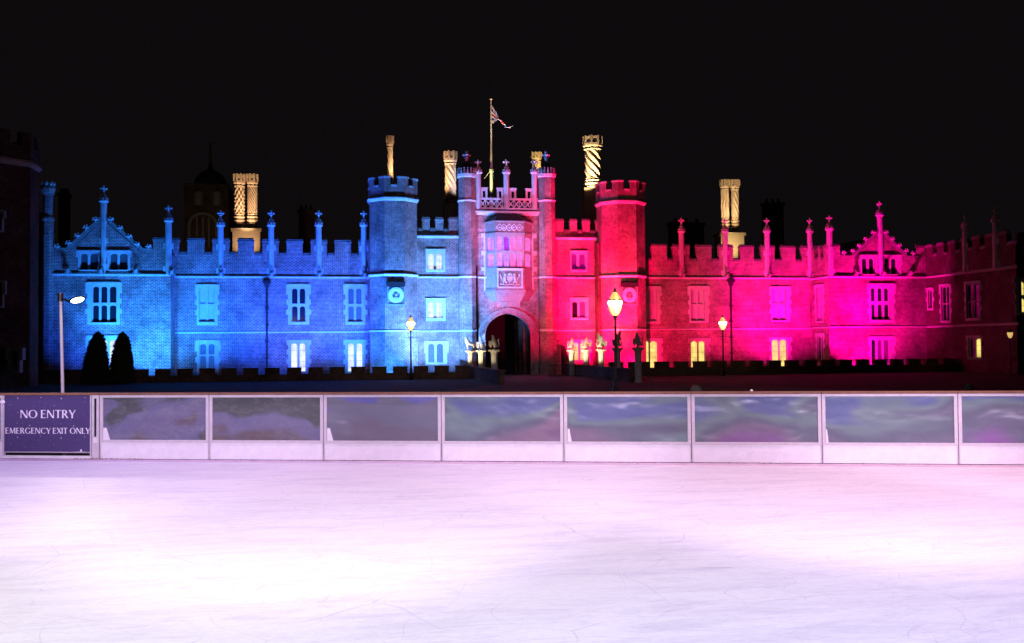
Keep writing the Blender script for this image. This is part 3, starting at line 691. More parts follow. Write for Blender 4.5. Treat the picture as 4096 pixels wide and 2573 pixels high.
b.lathe(XX(2163, YG), YG-0.2, [(0.1, 0), (0.1, GU+6)], 8); b.lathe(XX(1907, YG), YG-0.15, [(0.07, 0), (0.07, GU+1)], 8); b.build('dark_pipe', M['lead'], gh)  # dark tubes stand in for the shaded bands beside the turrets
# --- crenellated corner towers
def tower(pxc, top, cren, corn, pipe):
    s = 1.72; cy = YG-0.75; yf = cy-s*1.2071; cx = XX(pxc, yf)
    zt_, zc_, zk = ZZ(top, yf, pxc), ZZ(cren, yf, pxc), ZZ(corn, yf, pxc)
    b = MB(); O = octa(cx, cy, s); b.pxy(O, 0, zc_-0.75); t = b.build('tower', M['fine'], gh)
    b = MB(); Rr = s*1.3066; pr = 0.07
    O1 = octa(cx, cy, s*1.03); I1 = octa(cx, cy, s*0.80)
    lerp = lambda p, q, u: (p[0]+(q[0]-p[0])*u, p[1]+(q[1]-p[1])*u)
    c = MB()
    for k in range(8):
        j = (k+1) % 8
        for (u0, u1, z1) in ((0, 0.30, zt_), (0.30, 0.66, zc_), (0.66, 1, zt_)):
            poly = [lerp(O1[k], O1[j], u0), lerp(O1[k], O1[j], u1), lerp(I1[k], I1[j], u1), lerp(I1[k], I1[j], u0)]
            b.pxy(poly, zc_-0.75, z1)
            e0 = -0.03 if u0 == 0.66 else (0.03 if u0 == 0.30 else 0); e1 = 0.03 if u1 == 0.30 else (-0.03 if u1 == 0.66 else 0)
            OC = octa(cx, cy, s*1.055); IC = octa(cx, cy, s*0.77)
            poly = [lerp(OC[k], OC[j], u0+e0), lerp(OC[k], OC[j], u1+e1), lerp(IC[k], IC[j], u1+e1), lerp(IC[k], IC[j], u0+e0)]
            c.pxy(poly, z1+0.002, z1+0.14)
    p = b.build('battlement', M['fine'], t); c.build('coping', M['stone'], p)
    for z_, ex, hh in ((zk, 0.20, 0.42), (GU, 0.16, 0.28), (GL, 0.10, 0.2)):
        c = MB(); c.lathe(cx, cy, [(Rr+0.01, z_-hh*0.5), (Rr+ex*0.5, z_-hh*0.25), (Rr+ex*0.6, z_-hh*0.05), (Rr+ex, z_), (Rr+ex, z_+hh*0.2), (Rr+0.01, z_+hh*0.6)]); c.build('moulding', M['stone'], t)
    # terracotta roundel in a square recess below a dark box painted as shade
    xc = XX(pxc+5, yf); zc2 = ZZ(1181, yf, pxc); w2 = 0.72
    b = MB(); b.box(xc-w2, xc+w2, yf-0.06, yf-0.003, zc2-w2-0.05, zc2+w2)
    for sg in (-1, 1): b.box(xc+sg*w2-0.06, xc+sg*w2+0.06, yf-0.20, yf+0.0, zc2-w2-0.12, zc2+w2+0.3)
    b.box(xc-w2-0.06, xc+w2+0.06, yf-0.16, yf+0.0, zc2-w2-0.22, zc2-w2-0.06)
    ro = b.build('roundel_frame', M['cop'], t)
    b = MB(); n = 24
    for k in range(n):
        a0, a1 = 2*math.pi*k/n, 2*math.pi*(k+1)/n; pts = [(xc+r*math.cos(a), zc2+r*math.sin(a)) for r, a in ((0.68, a0), (0.68, a1), (0.34, a1), (0.34, a0))]
        b.pxz(pts, yf-0.18, yf-0.06)
        b.ball((xc+0.51*math.cos(a0), yf-0.18, zc2+0.51*math.sin(a0)), 0.07, (1, 0.6, 1), 5, 4)
    b.build('roundel', M['white'], ro)
    b = MB(); b.ball((xc, yf-0.10, zc2+0.05), 0.17, (0.85, 0.9, 1.15), 10, 7); b.ball((xc, yf-0.08, zc2-0.2), 0.24, (1.1, 0.6, 0.55), 10, 6)
    b.build('bust', M['chim'], ro)
    b = MB(); xh0, xh1 = xc-w2-0.12, xc+w2+0.08
    zz0 = zc2+w2+0.03
    b.box(xh0, xh1, yf-0.24, yf-0.003, zz0, zz0+0.40)  # flat dark box stands in for the shadow above the recess
    b.build('hood_shade', M['lead'], ro)
    return cx, cy
tower(1579, 712, 745, 793, -1)
tower(2512, 728, 762, 806, 1)
b = MB(); b.box(XX(2391, YG-1), XX(2391, YG-1)+0.35, YG-1.1, YG, 0, zgc-1); b.build('dark_shade_strip', M['dbrick'], gh)  # dark strip painted for the unlit side face of the tower
# --- oriel window
YO = YG-1.35
of0, of1 = XX(1981, YO, 1000), XX(2097, YO, 1000); os0, os1 = XX(1942, YG, 1000), XX(2128, YG, 1000)
def oplan(e): return [(os0-e, YG-0.06), (of0-e*0.5, YO-e), (of1+e*0.5, YO-e), (os1+e, YG-0.06)]
zo = lambda p: ZZ(p, YO, 2035)
b = MB()
b.pxy(oplan(-0.3), zo(1160), zo(888))            # core behind the glazing
orl = b.build('oriel', M['dark'], gh)
b = MB()
for (pa, pb, e) in ((889, 884, 0.12), (930, 889, 0.0), (938, 930, 0.10), (945, 938, 0.03)): b.pxy(oplan(e), zo(pa), zo(pb))
for (pa, pb, e) in ((1076, 985+85, 0.03), (1154, 1076, 0.0), (1160, 1154, 0.08), (1168, 1160, 0.14), (1180, 1168, 0.04)): b.pxy(oplan(e), zo(pa), zo(pb))
for i, (pa, pb) in enumerate(((1188, 1180), (1196, 1188), (1206, 1196))):
    b.pxy(oplan(-0.12-0.16*i), zo(pa), zo(pb))
b.pxy([(XX(2006, YG), YG-0.06), (XX(2006, YG)+0.2, YG-0.5), (XX(2085, YG)-0.2, YG-0.5), (XX(2085, YG), YG-0.06)], zap+0.6, zo(1206))
b.build('oriel_stonework', M['ostone'], orl)
b = MB(); b.pxy(oplan(0.16), zo(884), zo(852), [(XX(1989, YG), YG-0.06), (XX(2000, YO), YO+0.75), (XX(2068, YO), YO+0.75), (XX(2080, YG), YG-0.06)]); b.build('oriel_roof', M['lead'], orl)
# frieze of diamonds
b = MB()
for px in (1998, 2016, 2036, 2056, 2078):
    c = XX(px, YO, 910); zc2 = zo(910); r = 0.30
    for k in range(4):
        a0, a1 = math.pi/2*k, math.pi/2*(k+1); b.tube((c+r*math.cos(a0), YO-0.03, zc2+r*1.1*math.sin(a0)), (c+r*math.cos(a1), YO-0.03, zc2+r*1.1*math.sin(a1)), 0.045, None, 5)
    b.ball((c, YO-0.02, zc2), 0.10, (1, .7, 1), 6, 4)
b.build('frieze', M['stone'], orl)
b = MB(); b.pxy(oplan(0.012), zo(928), zo(891)); b.build('frieze_ground', M['cop'], orl)  # dark backing replaces the missing depth shading behind the diamonds
# glazing: front and the two canted sides
def oglaze(p0, p1, ncol, mats, wm=0.07):
    p0 = Vector((p0[0], p0[1], 0)); p1 = Vector((p1[0], p1[1], 0)); d = (p1-p0); L = d.length; d.normalize(); nin = Vector((-d.y, d.x, 0))
    T = Matrix(((d.x, nin.x, 0, p0.x), (d.y, nin.y, 0, p0.y), (0, 0, 1, 0), (0, 0, 0, 1)))
    zr = [(zo(1066), zo(1012)), (zo(1002), zo(947))]; e = 0.12
    wd = (L-2*e)/ncol; cols = [(e+i*wd+wm, e+(i+1)*wd-wm) for i in range(ncol)]
    b = MB(T); lights = [(c[0], c[1], r[0], r[1]) for c in cols for r in zr]
    b.plate(0.0, L, zo(1070), zo(945), lights, 0.0, 0.14)
    for (a0, a1, c0, c1) in lights:
        xc, hw, h = (a0+a1)/2, (a1-a0)/2, 0.22
        for sgn in (-1, 1):
            pl = [(xc+sgn*hw, c1), (xc, c1)]+[(xc+sgn*hw*k/5, c1-h+h*math.sqrt(max(0, 1-(k/5)**2.4))) for k in range(6)]
            b.pxz(pl, 0.002, 0.138)
    f = b.build('window', M['ostone'], orl)
    p = MB(T)
    for i, c in enumerate(cols):
        for q, r in enumerate(zr): p.box(c[0]-0.03, c[1]+0.03, 0.16, 0.18, r[0]-0.03, r[1]+0.03, mats[q][i])
    p.build('pane', [M['violet'], M['purple'], M['rose']], orl)
PL = oplan(0)
oglaze(PL[0], PL[1], 1, [[0], [0]]); oglaze(PL[1], PL[2], 4, [[0, 0, 2, 2], [0, 1, 2, 2]]); oglaze(PL[2], PL[3], 1, [[2], [2]])
b = MB()
for py in (943, 1013, 1077):
    for x in (os0-0.02, os1+0.02):
        sg = -1 if x < axc else 1; b.box(min(x, x+sg*0.4), max(x, x+sg*0.4), YG-0.13, YG-0.052, ZZ(py+9, YG, 2030), ZZ(py-9, YG, 2030))
for px0, px1 in ((1936, 1942), (2128, 2134)):
    b.box(XX(px0, YG), XX(px1, YG), YG-0.10, YG-0.053, ZZ(1165, YG, 2030), ZZ(930, YG, 2030))
b.build('quoin', M['stone'], gh)
# royal arms panel: framed relief with crown, shield and two supporters
YA = YO-0.10; xa, xb = XX(1988, YA, 1115), XX(2090, YA, 1115); za, zb_ = ZZ(1152, YA, 2038), ZZ(1078, YA, 2038); xm, zm2 = (xa+xb)/2, (za+zb_)/2
b = MB(); b.box(xa+0.1, xb-0.1, YA, YO-0.003, za+0.1, zb_-0.08); ar = b.build('coat_of_arms', M['cop'], gh); b = MB(); b.plate(xa-0.02, xb+0.02, za-0.02, zb_+0.02, [(xa+0.12, xb-0.12, za+0.12, zb_-0.10)], YA-0.16, YA-0.002)
b.box(xa-0.06, xb+0.06, YA-0.28, YA-0.161, zb_-0.02, zb_+0.10)
b.build('panel_frame', M['stone'], ar)
b = MB()
b.pxz([(xm-0.24, zm2+0.22), (xm+0.24, zm2+0.22), (xm+0.24, zm2-0.08), (xm, zm2-0.36), (xm-0.24, zm2-0.08)], YA-0.12, YA)
b.box(xm-0.015, xm+0.015, YA-0.15, YA-0.12, zm2-0.32, zm2+0.22); b.box(xm-0.24, xm+0.24, YA-0.15, YA-0.12, zm2-0.01, zm2+0.02)
for k in (-1, 0, 1): b.ball((xm+k*0.13, YA-0.1, zm2+0.40+0.05*(k == 0)), 0.09, (1, 1, 1.3), 6, 5)
b.box(xm-0.2, xm+0.2, YA-0.14, YA, zm2+0.27, zm2+0.34)
for sg in (-1, 1):
    b.ball((xm+sg*0.48, YA-0.06, zm2+0.02), 0.17, (0.8, 0.7, 1.7), 8, 6); b.ball((xm+sg*0.42, YA-0.1, zm2+0.38), 0.13, (1, 0.8, 1.1), 8, 6)
    b.tube((xm+sg*0.42, YA-0.1, zm2+0.15), (xm+sg*0.22, YA-0.12, zm2+0.18), 0.05, 0.04, 6); b.tube((xm+sg*0.45, YA-0.1, zm2-0.2), (xm+sg*0.3, YA-0.1, zm2-0.42), 0.07, 0.05, 6)
    b.tube((xm+sg*0.56, YA-0.1, zm2-0.2), (xm+sg*0.6, YA-0.1, zm2-0.45), 0.07, 0.05, 6); b.tube((xm+sg*0.62, YA-0.06, zm2-0.25), (xm+sg*0.86, YA-0.06, zm2+0.25), 0.04, 0.05, 6)
    b.ball((xm+sg*0.88, YA-0.06, zm2+0.33), 0.09, (1, .7, 1.4), 6, 5)
for k in range(9): b.ball((xm+(k-4)*0.2, YA-0.06, zm2-0.55+0.05*math.cos(k*1.4)), 0.09, (1.3, .7, .8), 6, 4)
b.build('relief', M['stone'], ar)

# ================================================================== FLAGPOLE AND FLAG on the gatehouse roof
YF = 2.0
def FP(px, py): return PY(px, py, YF)
p0, p1 = FP(1967, 842), FP(1964, 402)
fp = empty('flagpole', (p0.x, YF, p0.z-1), 'tall pale flagpole with bracing struts standing on the gatehouse roof', 'flagpole')
M['pole'] = mat('cream_paint', (0.62, 0.60, 0.42), 0.5)
b = MB(); pm_ = FP(1966, 683); b.tube((p0.x, YF, p0.z-2.5), (p0.x, YF, pm_.z), 0.17, 0.15, 12); b.tube((p0.x, YF, pm_.z), (p0.x, YF, p1.z), 0.11, 0.05, 12); b.build('pole', M['pole'], fp)
b = MB(); b.ball((p0.x, YF, p1.z+0.12), 0.13); b.build('ball_finial', M['pole'], fp)
b = MB(); b.tube((p0.x, YF, pm_.z-0.12), (p0.x, YF, pm_.z+0.12), 0.24, 0.24, 12)
for sg in (-1, 1):
    b.tube((p0.x+sg*0.1, YF, pm_.z), (p0.x+sg*(0.75 if sg < 0 else 0.35), YF+0.3*sg, pm_.z-0.85), 0.06, 0.02, 6)
b.build('bracket', M['pole'], fp)
# the flag droops away from the pole
rd = mat('flag_red', (0.45, 0.02, 0.02), 0.8); bl = mat('flag_blue', (0.02, 0.03, 0.20), 0.8); wh = mat('flag_white', (0.75, 0.72, 0.62), 0.8)
def union(u, v):
    x, y = (u-0.5)*60, (v-0.5)*30
    if abs(x) < 3 or abs(y) < 3: return 0
    if abs(x) < 5 or abs(y) < 5: return 2
    d = abs(abs(x)*0.5-abs(y))/1.118
    return 0 if d < 1.1 else (2 if d < 3 else 1)
NU, NV = 40, 24; b = MB()
top = [(1967, 421), (1985, 447), (2004, 477), (2016, 496), (2030, 510), (2042, 512), (2056, 499)]
bot = [(1967, 494), (1976, 492), (1990, 480), (2002, 484), (2015, 503), (2030, 513), (2054, 503)]
def along(L, u):
    t = u*(len(L)-1); i = min(int(t), len(L)-2); f = t-i; return (L[i][0]*(1-f)+L[i+1][0]*f, L[i][1]*(1-f)+L[i+1][1]*f)
vid = {}
for i in range(NU+1):
    for j in range(NV+1):
        u, v = i/NU, j/NV; a, c = along(top, u), along(bot, u)
        p = FP(a[0]*(1-v)+c[0]*v, a[1]*(1-v)+c[1]*v); vid[i, j] = b.pt((p.x, YF+0.32*math.sin(u*9+v*3.0)*u, p.z))
for i in range(NU):
    for j in range(NV): b.idx((vid[i, j], vid[i+1, j], vid[i+1, j+1], vid[i, j+1]), union((i+.5)/NU, (j+.5)/NV))
fl = b.build('flag', [rd, bl, wh], None, True); tag(fl, 'red, white and blue crossed flag drooping from the flagpole', 'flag')
sm = fl.modifiers.new('thickness', 'SOLIDIFY'); sm.thickness = 0.01
spot((p0.x-0.6, YF-0.8, zgm+0.3), (p0.x+0.2, YF, zgm+6.5), (1.0, 0.92, 0.42), 4000, 34, 1.0, 0.05)

pf = FP(2000, 470); spot((pf.x-1.5, YF-5, zgm+0.5), (pf.x, YF, pf.z), (1.0, 0.9, 0.8), 5000, 20, 0.8, 0.1)  # second unseen spot, added to brighten the flag
# ================================================================== CHIMNEYS (warm-lit, behind the parapets)
def chimney(parent, px, Y, r, ptop, pcap, pbase, pfoot, style, crown=True):
    cx = XX(px, Y, (ptop+pfoot)/2); Z = lambda p: ZZ(p, Y, px)
    if style == 'spiral': fl_ = lambda a, z: 1+0.11*math.sin(6*a+z*7.5)
    elif style == 'fine': fl_ = lambda a, z: 1+0.15*math.sin(12*a+z*16)
    elif style == 'zigzag': fl_ = lambda a, z: 1+0.2*math.sin(8*a+3.0*abs(((z*1.3) % 2)-1))
    else: fl_ = lambda a, z: 1+0.24*math.sin(7*a)*math.sin(z*9)
    b = MB(); n = 60
    zt_, zc_, zb_, zf_ = Z(ptop), Z(pcap), Z(pbase), Z(pfoot)
    nz = 44
    b.lathe(cx, Y, [(r, zb_+(zc_-zb_)*i/nz) for i in range(nz+1)], n, 0, flute=fl_)
    sh = b.build('chimney_shaft', M['chim'], parent)
    b = MB(); h = zt_-zc_
    b.lathe(cx, Y, [(r*1.02, zc_), (r*1.25, zc_+h*0.12), (r*1.08, zc_+h*0.2), (r*1.35, zc_+h*0.34), (r*1.35, zc_+h*0.5), (r*1.15, zc_+h*0.54), (r*1.15, zt_-0.05)], 8)
    for k in range(8):
        a = R_(45*k+22.5); b.box(cx+r*1.22*math.cos(a)-0.09, cx+r*1.22*math.cos(a)+0.09, Y+r*1.22*math.sin(a)-0.09, Y+r*1.22*math.sin(a)+0.09, zc_+h*0.5, zt_)
    b.build('chimney_crown', M['chim'], sh)
    b = MB(); h = zb_-zf_
    b.lathe(cx, Y, [(r*0.85, zf_), (r*1.3, zf_+h*0.22), (r*0.95, zf_+h*0.3), (r*1.35, zf_+h*0.42), (r*1.35, zf_+h*0.5), (r*1.0, zf_+h*0.58), (r*1.3, zf_+h*0.74), (r*1.0, zf_+h*0.82), (r*1.15, zf_+h*0.92), (r*1.0, zb_)], 8)
    b.build('chimney_base', M['chim'], sh)
    return cx
def plinth(parent, px0, px1, Y, ptop, dy=0.9):
    x0, x1, zt_ = XX(px0, Y-dy, 940), XX(px1, Y-dy, 940), ZZ(ptop, Y-dy, (px0+px1)/2)
    b = MB(); b.box(x0, x1, Y-dy, Y+dy, 5, zt_-0.3); b.box(x0-0.15, x1+0.15, Y-dy-0.15, Y+dy+0.15, zt_-0.3, zt_)
    b.build('chimney_plinth', M['chim'], parent)
YC = 7.0
c1 = chimney(lr, 958, YC, 0.42, 698, 752, 855, 908, 'knob'); c2 = chimney(lr, 1010, YC, 0.42, 698, 752, 855, 908, 'fine')
plinth(lr, 930, 1040, YC, 914)
c3 = chimney(rr, 2900, YC, 0.36, 720, 765, 872, 922, 'zigzag'); c4 = chimney(rr, 2940, YC, 0.36, 720, 765, 872, 922, 'spiral')
plinth(rr, 2884, 2976, YC, 931)
def wspot(px, py, Y, tp, power, deg=50, dy=-3.5, c=WM, dx=0.0):
    p = PY(px, py, Y+dy); t = PY(px, tp, Y); return spot((p.x+dx, p.y, p.z), t, c, power*18, deg, 1.0, 0.08)
wspot(985, 1000, YC, 740, 300, 50); wspot(2925, 1000, YC, 755, 320, 50, c=(1, 0.74, 0.38))
wspot(985, 1010, YC, 940, 26, 90, dy=-3.0); wspot(2935, 1010, YC, 960, 34, 90, dy=-3.0, c=(1, 0.78, 0.38))
# stacks over the gatehouse
YB = 9.0
chimney(gh, 1560, YB, 0.27, 545, 598, 690, 722, 'spiral'); pass
chimney(gh, 1802, YB, 0.52, 607, 664, 780, 820, 'spiral')
chimney(gh, 2146, YB, 0.40, 610, 650, 740, 780, 'fine')
chimney(gh, 2371, YB-2, 0.74, 547, 606, 712, 760, 'spiral')
for (a, c, ty) in ((1545, 1572, 718), (1775, 1830, 815), (2130, 2165, 775), (2335, 2405, 755)):
    b = MB(); Yq = YB if a != 2335 else YB-2
    b.box(XX(a, Yq), XX(c, Yq), Yq-0.6, Yq+0.6, 8, ZZ(ty, Yq, a)); b.build('chimney_plinth', M['chim'], gh)
wspot(1572, 745, YB, 640, 120, 50, dy=-2.0, dx=0.7); wspot(1768, 850, YB, 690, 330, 44, dy=-2.4, dx=-1.6); wspot(1830, 800, YB, 700, 90, 60, dy=-3, c=(0.8, 0.75, 0.9), dx=1.0)
wspot(2165, 740, YB, 640, 90, 60, dy=-3.0, c=(1, 0.8, 0.3)); wspot(2362, 850, YB-2, 640, 900, 34, dy=-3.2, c=(1, 0.78, 0.42), dx=-0.5)

# ================================================================== BACKGROUND: dim domed tower, dark stacks
YT = 60.0
bt = empty('domed_tower', (XX(825, YT), YT, 0), 'faint domed gate tower with arched windows, rising dark behind the blue range', 'building')
Z = lambda p: ZZ(p, YT, 825)
xA, xB = XX(735, YT), XX(915, YT)
b = MB(); b.box(xA, xB, YT, YT+10, 0, Z(735)); b.build('wall', M['dbrick'], bt)
b = MB(); xc = (xA+xB)/2; hw = (xB-xA)/2*0.8
b.lathe(xc, YT+5, [(hw, Z(735)), (hw*0.98, Z(715)), (hw*0.85, Z(690)), (hw*0.55, Z(668)), (hw*0.2, Z(655)), (0.3, Z(640)), (0.15, Z(540))], 16); b.build('dome', stone_mat('old_copper', (0.16, 0.15, 0.14)), bt)
for c, r_, top_, bot_ in ((795, 17, 765, 822), (868, 17, 765, 822), (812, 60, 850, 990)):
    xc = XX(c, YT); hw = XX(c+r_, YT)-xc; b = MB(); n = 12; zt_, zb_ = Z(top_), Z(bot_); zs_ = zt_-hw*0.9
    o1 = [(xc-hw, zb_)]+[(xc-hw*math.cos(math.pi*k/n), zs_+hw*0.9*math.sin(math.pi*k/n)) for k in range(n+1)]+[(xc+hw, zb_)]
    o2 = [(xc+(x-xc)*0.82, zs_+(z-zs_)*(0.82 if z > zs_ else 1)) for x, z in o1]
    for i in range(len(o1)-1): b.pxz([o1[i], o1[i+1], o2[i+1], o2[i]], YT-0.35, YT-0.003)
    for k in (-0.4, 0, 0.4): b.box(xc+hw*k-0.12, xc+hw*k+0.12, YT-0.25, YT-0.003, zb_, zs_+hw*0.55)
    b.build('window', M['cop'], bt)
spot((XX(900, 40), 40, 10), (XX(825, 60), 60, 18), (1.0, 0.75, 0.5), 900, 130, 1.0, 0.5)  # unseen spot added to lift the domed tower out of black
for (a, c, ty, Yq, lab) in ((232, 268, 784, 14, 'leftmost dark plain chimney stack, behind the gabled blue wing'), (1195, 1255, 850, 14, 'dark plain chimney stack behind the blue range, midway to the gatehouse'),
                            (2690, 2820, 900, 16, 'broad dark chimney stack behind the dim red range'), (3070, 3140, 820, 16, 'dark chimney stack behind the magenta end of the red range')):
    xa, xb, zt_ = XX(a, Yq), XX(c, Yq), ZZ(ty, Yq, (a+c)/2)
    e = empty('dark_chimney', ((xa+xb)/2, Yq, 5), lab, 'chimney', 'unlit chimneys behind the palace front')
    b = MB(); b.box(xa, xb, Yq, Yq+1.2, 5, zt_); b.build('stack', M['dbrick'], e)
    b = MB(); b.box(xa-0.12, xb+0.12, Yq-0.12, Yq+1.32, zt_, zt_+0.3)
    for k in range(3): xx = xa+(xb-xa)*(k+0.5)/3; b.lathe(xx, Yq+0.6, [(0.2, zt_+0.3), (0.16, zt_+0.8)], 8)
    b.build('chimney_pot', M['dbrick'], e)

# ================================================================== FAR LEFT: dark octagonal tower and linking wall
YD = -14.0
dt = empty('dark_brick_tower', (XX(-30, YD), YD, 0), 'tall unlit crenellated brick tower at the left edge', 'building')
cx = XX(-40, YD); s = (XX(118, YD, 700)-cx)/1.2071*1.0; cy = YD+s*0.6
ZT = lambda p: ZZ(p, YD, 60)
b = MB(); b.pxy(octa(cx, cy, s), 0, ZT(600)); O = octa(cx, cy, s*1.02); I = octa(cx, cy, s*0.85)
for k in range(8):
    j = (k+1) % 8; L = lambda p, q, u: (p[0]+(q[0]-p[0])*u, p[1]+(q[1]-p[1])*u)
    for (u0, u1, z1) in ((0, 0.3, ZT(530)), (0.3, 0.66, ZT(585)), (0.66, 1, ZT(530))): b.pxy([L(O[k], O[j], u0), L(O[k], O[j], u1), L(I[k], I[j], u1), L(I[k], I[j], u0)], ZT(602), z1)
b.build('wall', M['dbrick'], dt)  # dark brick tone keeps this tower looking unlit
c = MB(); Rr = s*1.3066; z_ = ZT(656); c.lathe(cx, cy, [(Rr+0.01, z_-0.2), (Rr+0.2, z_), (Rr+0.2, z_+0.1), (Rr+0.01, z_+0.3)]); c.build('string_course', M['stone'], dt)
b = MB(); b.box(XX(60, YL+1), XX(176, YL+1), YL+1, YL+2, 0, ZZ(850, YL+1, 130)); b.build('linking_wall', M['dbrick'], dt)  # dark brick tone keeps this wall looking unlit
yfr = cy-s*1.2071
for (a, t_, c_, d_) in ((-40, 845, 16, 930), (-40, 1125, 17, 1232), (44, 1392, 92, 1490)):
    if a < 0: winpx(dt, yfr, (a, t_, c_, d_), [(a+8, (a+c_)/2-3), ((a+c_)/2+3, c_-8)], [(t_+12, d_-10)], 'glass', proud=0.3)
    else: winpx(dt, yfr+s*0.2, (a, t_, c_, d_), [(a+10, (a+c_)/2-3), ((a+c_)/2+3, c_-10)], [(t_+14, d_-12)], 'glass', proud=0.3+s*0.2)

# ================================================================== MOAT WALLS, BRIDGE, RAILINGS
YM = -8.0
def moat(px0, px1, ptop, pgap, gaps, lab, ref):
    x0, x1 = XX(px0, YM, 1480), XX(px1, YM, 1480); zt_, zg = ZZ(ptop, YM, ref), ZZ(pgap, YM, ref)
    o = empty('moat_wall', ((x0+x1)/2, YM, 0), lab, 'wall', 'low crenellated moat walls')
    b = MB(); b.box(x0, x1, YM, YM+0.45, -0.2, zg); prev = x0; c = MB()
    for a, q in [(XX(u, YM, 1480), XX(v, YM, 1480)) for u, v in gaps]+[(x1, x1)]:
        b.box(prev, a, YM, YM+0.45, zg, zt_-0.08); c.box(prev-0.02, a+0.02, YM-0.04, YM+0.49, zt_-0.078, zt_+0.02); prev = q
    b.build('wall', M['dbrick'], o); c.build('coping', M['dbrick'], o)
    return o
gp = [(591-88.6*k-0.0, 620-88.6*k) for k in (3, 2, 1)]
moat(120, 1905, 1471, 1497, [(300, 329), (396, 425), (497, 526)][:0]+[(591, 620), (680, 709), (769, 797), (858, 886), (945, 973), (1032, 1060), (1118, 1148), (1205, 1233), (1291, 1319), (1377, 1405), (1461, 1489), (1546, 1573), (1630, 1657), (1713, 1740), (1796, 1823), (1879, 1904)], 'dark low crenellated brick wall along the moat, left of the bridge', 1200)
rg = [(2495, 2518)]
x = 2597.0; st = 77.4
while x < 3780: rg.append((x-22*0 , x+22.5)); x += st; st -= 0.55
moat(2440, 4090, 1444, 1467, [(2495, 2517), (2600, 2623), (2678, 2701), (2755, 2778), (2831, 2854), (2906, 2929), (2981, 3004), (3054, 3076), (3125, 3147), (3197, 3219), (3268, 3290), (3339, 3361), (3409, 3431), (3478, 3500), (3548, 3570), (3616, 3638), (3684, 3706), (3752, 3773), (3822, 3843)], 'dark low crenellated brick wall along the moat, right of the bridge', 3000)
# bridge parapets running out from the gate, sweeping up to it
XBL, XBR = XX(1880, -6, 1440), XX(2285, -4, 1440)
for X_, lab, sg in ((XBL, 'dark low parapet of the bridge, on its left side below the pale statues', -1), (XBR, 'dark low parapet of the bridge, on its right side, sweeping up to the gatehouse', 1)):
    o = empty('bridge_parapet', (X_, -10, 0), lab, 'wall', 'bridge parapets')
    T = Matrix(((0, 1, 0, X_), (1, 0, 0, 0), (0, 0, 1, 0), (0, 0, 0, 1))); b = MB(T)
    pl = [(-22, 0), (-22, 0.9), (-4, 0.9)]+([(-2.8, 1.2), (-1.6, 2.0), (-0.9, 2.6)] if sg > 0 else [(-2.4, 1.0), (-0.9, 1.5)])+[(-0.9, 0)]
    b.pxz(pl, -0.2, 0.2); b.build('wall', M['dbrick'], o)
    b = MB(T); b.box(-22.1, -4, -0.28, 0.28, 0.902, 1.0); b.build('coping', M['dbrick'], o)
def railing(x0, x1, Y, h, n, lab):
    o = empty('railing', ((x0+x1)/2, Y, 0), lab, 'railing', 'iron railings')
    b = MB(); b.box(x0, x1, Y-0.02, Y+0.02, h-0.15, h-0.11); b.box(x0, x1, Y-0.02, Y+0.02, 0.12, 0.16); b.build('rail', M['iron'], o)
    b = MB()
    for k in range(n): xx = x0+(x1-x0)*k/(n-1); b.tube((xx, Y, 0), (xx, Y, h), 0.014, 0.014, 5)
    b.build('bars', M['iron'], o)
railing(XX(2195, -9, 1460), XX(2440, -9, 1460), -9, 1.15, 40, 'black iron railing between the bridge and the right moat wall')
M['rail2'] = mat('grey_iron', (0.12, 0.12, 0.13), 0.5)
railing(XX(-20, -40, 1500), XX(62, -40, 1500), -40, 2.0, 11, 'tall iron railing at the left edge behind the no-entry gate')

